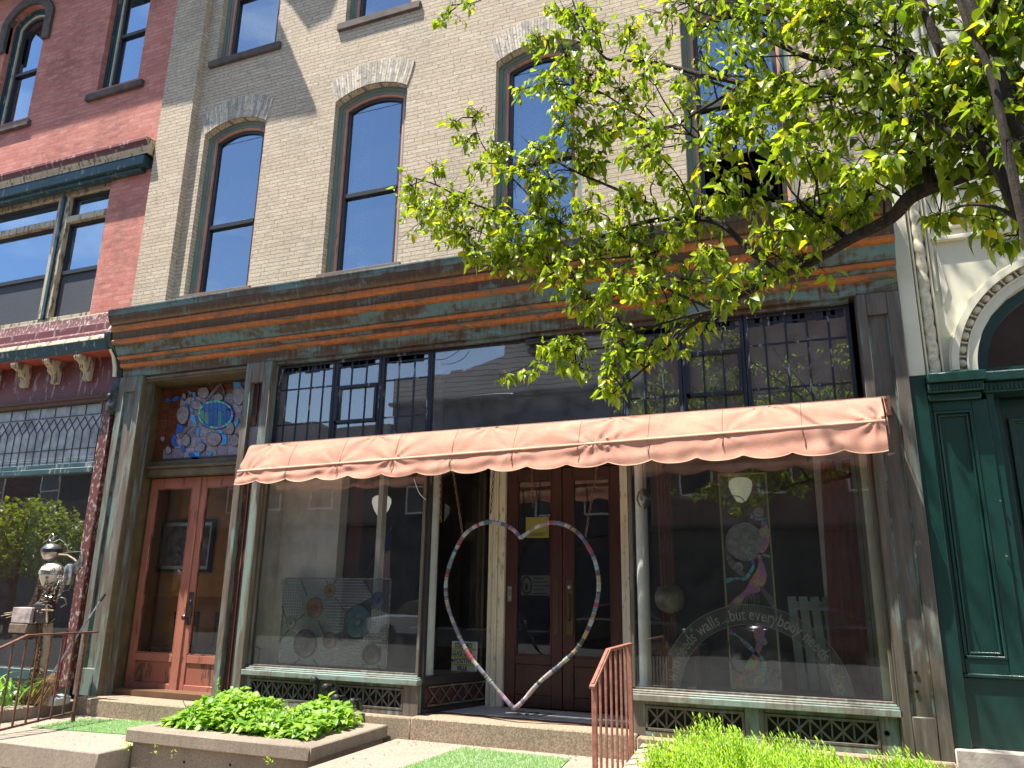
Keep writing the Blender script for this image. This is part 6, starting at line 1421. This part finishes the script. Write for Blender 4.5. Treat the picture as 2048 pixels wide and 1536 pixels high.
# service pipes below the left window
PIPE = m_plain('black_iron_pipe', (.05, .048, .045), .5, .5, var=.4, scale=20)
for k, (px, py, y, r_) in enumerate(((628, 1360, -.15, .036), (652, 1374, -.17, .034), (672, 1397, -.22, .040), (705, 1404, -.26, .036))):
    c = at(px, py, y); o = thing('pipe_inlet', ['capped inlet fixed on the sill, highest of the four', 'second capped inlet, on an upright pipe', 'ridged capped inlet just above the leaves', 'smooth round capped inlet, furthest right and lowest'][k], 'pipe', tuple(c), 'capped pipe inlets')
    MB().lathe((c.x, c.y, c.z), [(r_*.5, .14), (r_*.6, .02), (r_, .015), (r_, -.02), (r_*.8, -.03), (r_*.45, -.035), (.003, -.035)], 16, 'y').build('cap', PIPE, o)
    if k < 2: MB().tube([(c.x, c.y+.05, c.z), (c.x, c.y+.06, c.z-.2)], .025, 8).build('riser', PIPE, o)
    else: MB().tube([(c.x, c.y+.10, c.z-.01), (c.x+.04, c.y+.10, c.z-.09)], .03, 8).build('riser', PIPE, o)
# loose wires
MB().tube(catmull([at(868, 720, -.03), at(890, 718, -.04), at(912, 706, -.05), at(926, 693, -.03)], 6, False), .004, 5).build('loose_wire', LEAD, loc=tuple(at(900, 715, -.03)), label='thin brown wire drooping across the clear transom corner', cat='wire')
MB().tube(catmull([at(828, 958, -.1), at(838, 985, -.1), at(852, 1000, -.05)], 6, False), .003, 5).build('loose_wire', WHITEC, loc=tuple(at(838, 985, -.1)), label='pale wire hanging from the awning by the left white column', cat='wire')

# ================================================================== street tree
BARK = NT('grey_bark'); v = BARK.coord(scale=(6, 6, 2)); n = BARK.noise(v, 7, 8, .7)
BARK.bsdf(BARK.ramp(n, [(.3, (.020, .015, .011)), (.6, (.055, .043, .032)), (.8, (.11, .09, .07))]), .9, 0, BARK.bump(n, .8, .02), .2); BARK = BARK.m
LEAFM = m_leaf('pear_leaf', (0.08, 0.15, 0.014), (0.40, 0.49, 0.035), .48, .36, yellow=.02)
tree = thing('pear_tree', 'street pear tree whose leafy limbs reach across the right half of the front', 'tree', (2.3, -4.0, 0))
rt = random.Random(5)
def tb(mb, pts, r0, r1, seg=8):
    P = catmull([tuple(p) for p in pts], 5, False); n_ = len(P)
    mb.tube(P, [r0+(r1-r0)*i/(n_-1) for i in range(n_)], seg); return [Vector(p) for p in P]
BR = []     # (points) of every thin branch for the twigs to start from
BRD = [  # (pixel path with depth, start radius, end radius)
 ([(2075, 330, -4.0), (1985, 330, -4.1), (1900, 358, -4.0), (1830, 395, -3.95), (1780, 428, -3.9), (1700, 482, -3.8), (1620, 528, -3.7), (1540, 560, -3.6), (1440, 610, -3.5), (1370, 660, -3.4), (1290, 735, -3.3), (1222, 790, -3.25)], .042, .0035),
 ([(2075, 470, -4.2), (2030, 410, -4.25), (1985, 330, -4.25), (1950, 250, -4.25), (1925, 190, -4.2), (1880, 105, -4.2), (1840, -20, -4.2), (1800, -160, -4.2)], .024, .015),
 ([(2140, 420, -4.4), (2050, 270, -4.4), (2005, 150, -4.4), (1965, 60, -4.3), (1930, -60, -4.3), (1900, -200, -4.2)], .027, .018),
 ([(2060, 500, -4.5), (2015, 300, -4.5), (1980, 160, -4.45), (1940, 60, -4.4), (1900, -60, -4.4)], .017, .010),
 ([(1865, 375, -4.0), (1830, 290, -3.9), (1795, 235, -3.85), (1750, 200, -3.8), (1690, 192, -3.7), (1640, 187, -3.6), (1560, 190, -3.5), (1480, 172, -3.4), (1400, 150, -3.3), (1320, 130, -3.2), (1240, 112, -3.1), (1205, 105, -3.1), (1160, 40, -3.0), (1140, -20, -3.0)], .026, .005),
 ([(1750, 200, -3.8), (1690, 140, -3.75), (1610, 100, -3.7), (1520, 62, -3.6), (1430, 10, -3.5), (1390, -40, -3.5)], .018, .009),
 ([(1205, 105, -3.1), (1165, 88, -3.05), (1120, 95, -3.0), (1080, 85, -2.95)], .007, .003),
 ([(1560, 550, -3.6), (1500, 500, -3.5), (1430, 445, -3.4), (1335, 437, -3.3), (1270, 452, -3.2), (1190, 470, -3.1), (1100, 440, -3.0), (1000, 425, -2.95), (930, 400, -2.9), (870, 370, -2.85), (815, 352, -2.8)], .019, .004),
 ([(1335, 437, -3.3), (1290, 400, -3.25), (1220, 372, -3.2), (1130, 330, -3.1), (1080, 300, -3.05), (1040, 310, -3.0)], .012, .004),
 ([(1100, 440, -3.0), (1060, 390, -2.95), (1000, 335, -2.9), (965, 290, -2.9), (945, 235, -2.9)], .008, .003),
 ([(1335, 437, -3.3), (1340, 460, -3.3), (1310, 505, -3.25), (1240, 515, -3.2), (1160, 520, -3.1), (1090, 530, -3.0)], .010, .004),
 ([(1480, 172, -3.4), (1400, 220, -3.3), (1330, 260, -3.2), (1260, 220, -3.15), (1195, 180, -3.1), (1140, 170, -3.05)], .009, .004),
 ([(1700, 482, -3.8), (1640, 440, -3.7), (1560, 400, -3.6), (1500, 340, -3.5), (1430, 300, -3.4), (1350, 255, -3.3), (1260, 262, -3.2)], .013, .004),
 ([(1430, 620, -3.5), (1360, 640, -3.4), (1290, 660, -3.3), (1200, 690, -3.2), (1120, 700, -3.15), (1040, 735, -3.1), (1000, 750, -3.1)], .009, .003),
 ([(1430, 620, -3.5), (1350, 580, -3.4), (1280, 560, -3.3), (1200, 600, -3.25), (1130, 560, -3.2)], .008, .003),
 ([(1900, 150, -4.2), (1840, 120, -4.1), (1760, 60, -4.0), (1680, 20, -3.9), (1600, -30, -3.8)], .016, .008),
 ([(1965, 290, -4.3), (1900, 250, -4.3), (1830, 200, -4.2), (1800, 120, -4.1), (1790, 30, -4.0)], .014, .006),
 ([(2075, 470, -4.2), (2010, 420, -4.3), (1950, 400, -4.3), (1900, 420, -4.2)], .009, .004),
 ([(1965, 60, -4.3), (1990, -10, -4.5), (2040, -60, -4.6)], .02, .012),
 ([(1160, -30, -3.0), (1060, -30, -2.9), (980, -5, -2.8), (930, 5, -2.8), (890, 35, -2.75)], .006, .002),
]
trunk = MB(); P = tb(trunk, [(2.35, -4.0, -.02), (2.32, -4.02, 1.2), (2.28, -4.05, 2.2), tuple(at(2160, 430, -4.4))], .15, .04, 14)
tb(trunk, [(2.30, -4.02, 1.7), (2.10, -4.1, 2.4), tuple(at(2090, 480, -4.2))], .08, .03, 12); tb(trunk, [(2.30, -4.02, 2.0), (2.0, -4.1, 2.9), tuple(at(2085, 330, -4.0))], .07, .042, 12); tb(trunk, [(2.30, -4.02, 1.9), tuple(at(2060, 500, -4.5))], .06, .024, 8)
trunk.build('trunk', BARK, tree)
for path, r0, r1 in BRD:
    m = MB(); pts = [at(px, py, y) for px, py, y in path]
    for p in pts[1:-1]: p += Vector((rt.uniform(-.01, .01), rt.uniform(-.03, .03), rt.uniform(-.01, .01)))
    Pn = tb(m, pts, r0, r1, 8); m.build('limb', BARK, tree)
    BR += [p for i, p in enumerate(Pn)]
tw = MB(); lf = MB()
def cluster(c, R, n, L=.068, start=None, drop=.75):
    """a few twiglets round c with leaves hanging from them"""
    s_ = start if start is not None else min(BR, key=lambda q: (q-c).length_squared)
    if (s_-c).length > .02: 
        mid = (s_+c)/2+Vector((rt.uniform(-.04, .04), rt.uniform(-.04, .04), rt.uniform(-.02, .05))); P = tb(tw, [s_, mid, c], .0055, .003, 5)
    k = 0
    while k < n:
        e = c+Vector((rt.gauss(0, 1), rt.gauss(0, 1), rt.gauss(0, .8)))*(R*.55); m_ = (c+e)/2+Vector((rt.uniform(-.02, .02), rt.uniform(-.02, .02), rt.uniform(0, .03)))
        tw.tube([c, m_, e], [.0028, .002, .0012], 4)
        q = rt.randint(3, 7)
        if rt.random() < .45:
            e2 = m_+Vector((rt.gauss(0, 1), rt.gauss(0, 1), rt.gauss(0, 1)))*(R*.5); tw.tube([m_, (m_+e2)/2+Vector((0, 0, rt.uniform(-.02, .02))), e2], [.0026, .002, .0012], 4)
        for j in range(q):
            b = (e if rt.random() < .65 else m_+(e-m_)*rt.random())+Vector((rt.uniform(-1, 1), rt.uniform(-1, 1), rt.uniform(-1, 1)))*.012
            d = Vector((rt.gauss(0, 1), rt.gauss(0, 1), rt.gauss(-drop, .7)))
            d = d.normalized(); pe = b+d*rt.uniform(.008, .03)
            tw.tube([b, pe], .0009, 3)
            LL = L*rt.uniform(.42, 1.3); leaf(lf, pe, d+Vector((0, 0, -.25)), Vector((rt.gauss(0, .6), rt.gauss(0, .6), 1)), LL, LL*rt.uniform(.5, .66), rt.uniform(.2, .9), rt.uniform(-.2, .7))
            k += 1
def pcl(px, py, r, y, n, L=.068):
    c = at(px, py, y+rt.uniform(-.15, .15)); R = r*(c-CAM).length/FPX; cluster(c, R, n, L)
CL = [(820, 372, 30), (858, 425, 42), (835, 400, 30), (915, 400, 38), (925, 470, 45), (985, 430, 42), (1000, 480, 42), (1060, 500, 45), (1110, 545, 42), (1120, 445, 48), (1180, 500, 52), (1240, 470, 46), (1230, 560, 42), (1300, 525, 46), (1370, 560, 46), (1335, 615, 42),
      (1420, 505, 48), (1470, 580, 48), (1400, 640, 40), (1530, 520, 42), (1550, 465, 46), (1590, 420, 46), (1510, 400, 42), (1640, 450, 44), (1610, 520, 36), (1350, 460, 46), (1260, 400, 46), (1180, 420, 42), (1700, 430, 36), (1740, 390, 40), (1680, 380, 46),
      (880, 460, 34), (950, 500, 34), (1010, 530, 34), (1150, 560, 40), (1090, 480, 44), (1040, 440, 40), (1170, 600, 34), (900, 430, 40), (870, 340, 24), (1280, 580, 40), (1300, 470, 44), (1150, 300, 40), (1100, 360, 40), (1190, 330, 36), (1222, 780, 20), (1215, 740, 34), (1262, 700, 40), (1150, 735, 32), (1105, 700, 36), (1060, 735, 24), (1015, 752, 16), (1145, 680, 36), (1300, 690, 38), (1190, 630, 28), (1240, 650, 32), (1350, 680, 26),
      (955, 225, 20), (912, 245, 20), (935, 285, 26), (1000, 310, 38), (1050, 340, 46), (1080, 390, 42), (960, 330, 26),
      (1080, 75, 28), (1130, 110, 42), (1105, 165, 42), (1150, 205, 46), (1180, 150, 40), (1200, 260, 42), (1120, 255, 34), (1080, 300, 34), (1240, 180, 40), (1290, 125, 38), (1260, 60, 32), (1150, 30, 38), (1185, 60, 34), (1290, 300, 32), (1320, 345, 30), (1235, 240, 34), (1120, 20, 30),
      (900, 25, 20), (935, 8, 16), (885, 48, 12), (1040, 180, 18), (1370, 210, 26), (1420, 330, 34), (1370, 380, 34), (1440, 260, 36), (1455, 380, 44), (1400, 430, 40)]
for px, py, r in CL: pcl(px, py, r, -3.3+.5*max(-.2, (1300-px)/500)-.3*(px > 1400), max(7, int(r*r/(18 if px < 1300 else 27))), .056)
for i in range(165):
    px = rt.uniform(1290, 2060); py = rt.uniform(-30, 330)
    if px < 1500 and rt.random() < .50: continue
    if 1600 < px < 1740 and 120 < py < 330 and rt.random() < .5: continue
    if py > 250 and rt.random() < .4: continue
    pcl(px, py, rt.uniform(34, 55), -3.6-.7*(px-1290)/770, rt.randint(24, 42), .055)
for px, py, r in ((1900, 300, 40), (1950, 380, 45), (2020, 330, 46), (1880, 430, 26), (1990, 440, 34), (2035, 470, 26), (1845, 330, 30), (1790, 330, 40), (1740, 300, 46), (1850, 240, 46), (1640, 330, 46), (1600, 290, 44), (1560, 330, 40), (2030, 400, 40), (1700, 340, 40)): pcl(px, py, r, -4.0, int(r/1.2), .06)
# the limbs go on leafy to the right of and above the picture
for i in range(70):
    if i < 45: pcl(rt.uniform(2085, 2650), rt.uniform(-150, 330), 45, -4.2, 22, .062)
    else: pcl(rt.uniform(1550, 2300), rt.uniform(-420, -70), 48, -4.2, 22, .062)
# the crown above the picture
hb = MB()
CR = []
for i in range(16):
    a = Vector((1.2+rt.uniform(-.6, .6), -4.1, rt.uniform(5.6, 8.0))); b = Vector((rt.uniform(-2.6, 3.4), rt.uniform(-4.4, -1.0), rt.uniform(8.2, 12.2)))
    P = tb(hb, [a, (a+b)/2+Vector((rt.uniform(-.4, .4), 0, rt.uniform(0, .5))), b], .035, .008, 6); CR += P[len(P)//3:]
P = tb(hb, [tuple(at(1900, -200, -4.2)), (1.2, -4.1, 6.4), (1.1, -4.0, 8.5), (1.0, -3.8, 11)], .022, .010, 10); hb.build('upper_limb', BARK, tree)
BR_keep = BR; BR = CR
for i in range(190):
    c = Vector((rt.uniform(-2.4, 3.6), rt.uniform(-4.6, -.55), rt.uniform(8.0, 12.8)))
    if ((c.x-.7)/3.2)**2+((c.y+2.5)/2.3)**2+((c.z-10.4)/2.7)**2 > 1: continue
    hx, hz = c.x+1.3*(-.3-c.y), c.z-4.4*(-.3-c.y)
    if hx < 1.0 and 2.0 < hz < 4.0: continue
    k = 0
    while k < 26:
        e = c+Vector((rt.gauss(0, .25), rt.gauss(0, .25), rt.gauss(0, .22))); d = Vector((rt.gauss(0, 1), rt.gauss(0, 1), rt.gauss(-.5, .7))); leaf(lf, e, d, Vector((rt.gauss(0, .5), rt.gauss(0, .5), 1)), .085, .055, .3, .2); k += 1
BR = BR_keep
tw.build('twigs', BARK, tree, smooth=True, recalc=False); lf.build('leaves', LEAFM, tree, recalc=False)
print('LEAFFACES', len(lf.f))
# young tree across the road, seen in the left shop glass
t2 = thing('far_tree', 'leafy street tree across the road at the far left', 'tree', (-28, -13.5, 0)); m = MB(); m.tube([(-28, -13.5, -.1), (-28, -13.5, 2.5), (-27.8, -13.5, 4.2)], [.15, .11, .05], 8); m.build('trunk', BARK, t2); m = MB()
for i in range(2600):
    u = Vector((rt.gauss(0, 1), rt.gauss(0, 1), rt.gauss(0, 1))).normalized()*rt.random()**.35; c = Vector((-28, -13.5, 3.3))+Vector((u.x*2.6, u.y*2.2, u.z*1.5)); leaf(m, c, rv(), Vector((0, 0, 1)), .22, .15)
m.build('crown', LEAFM, t2, recalc=False)
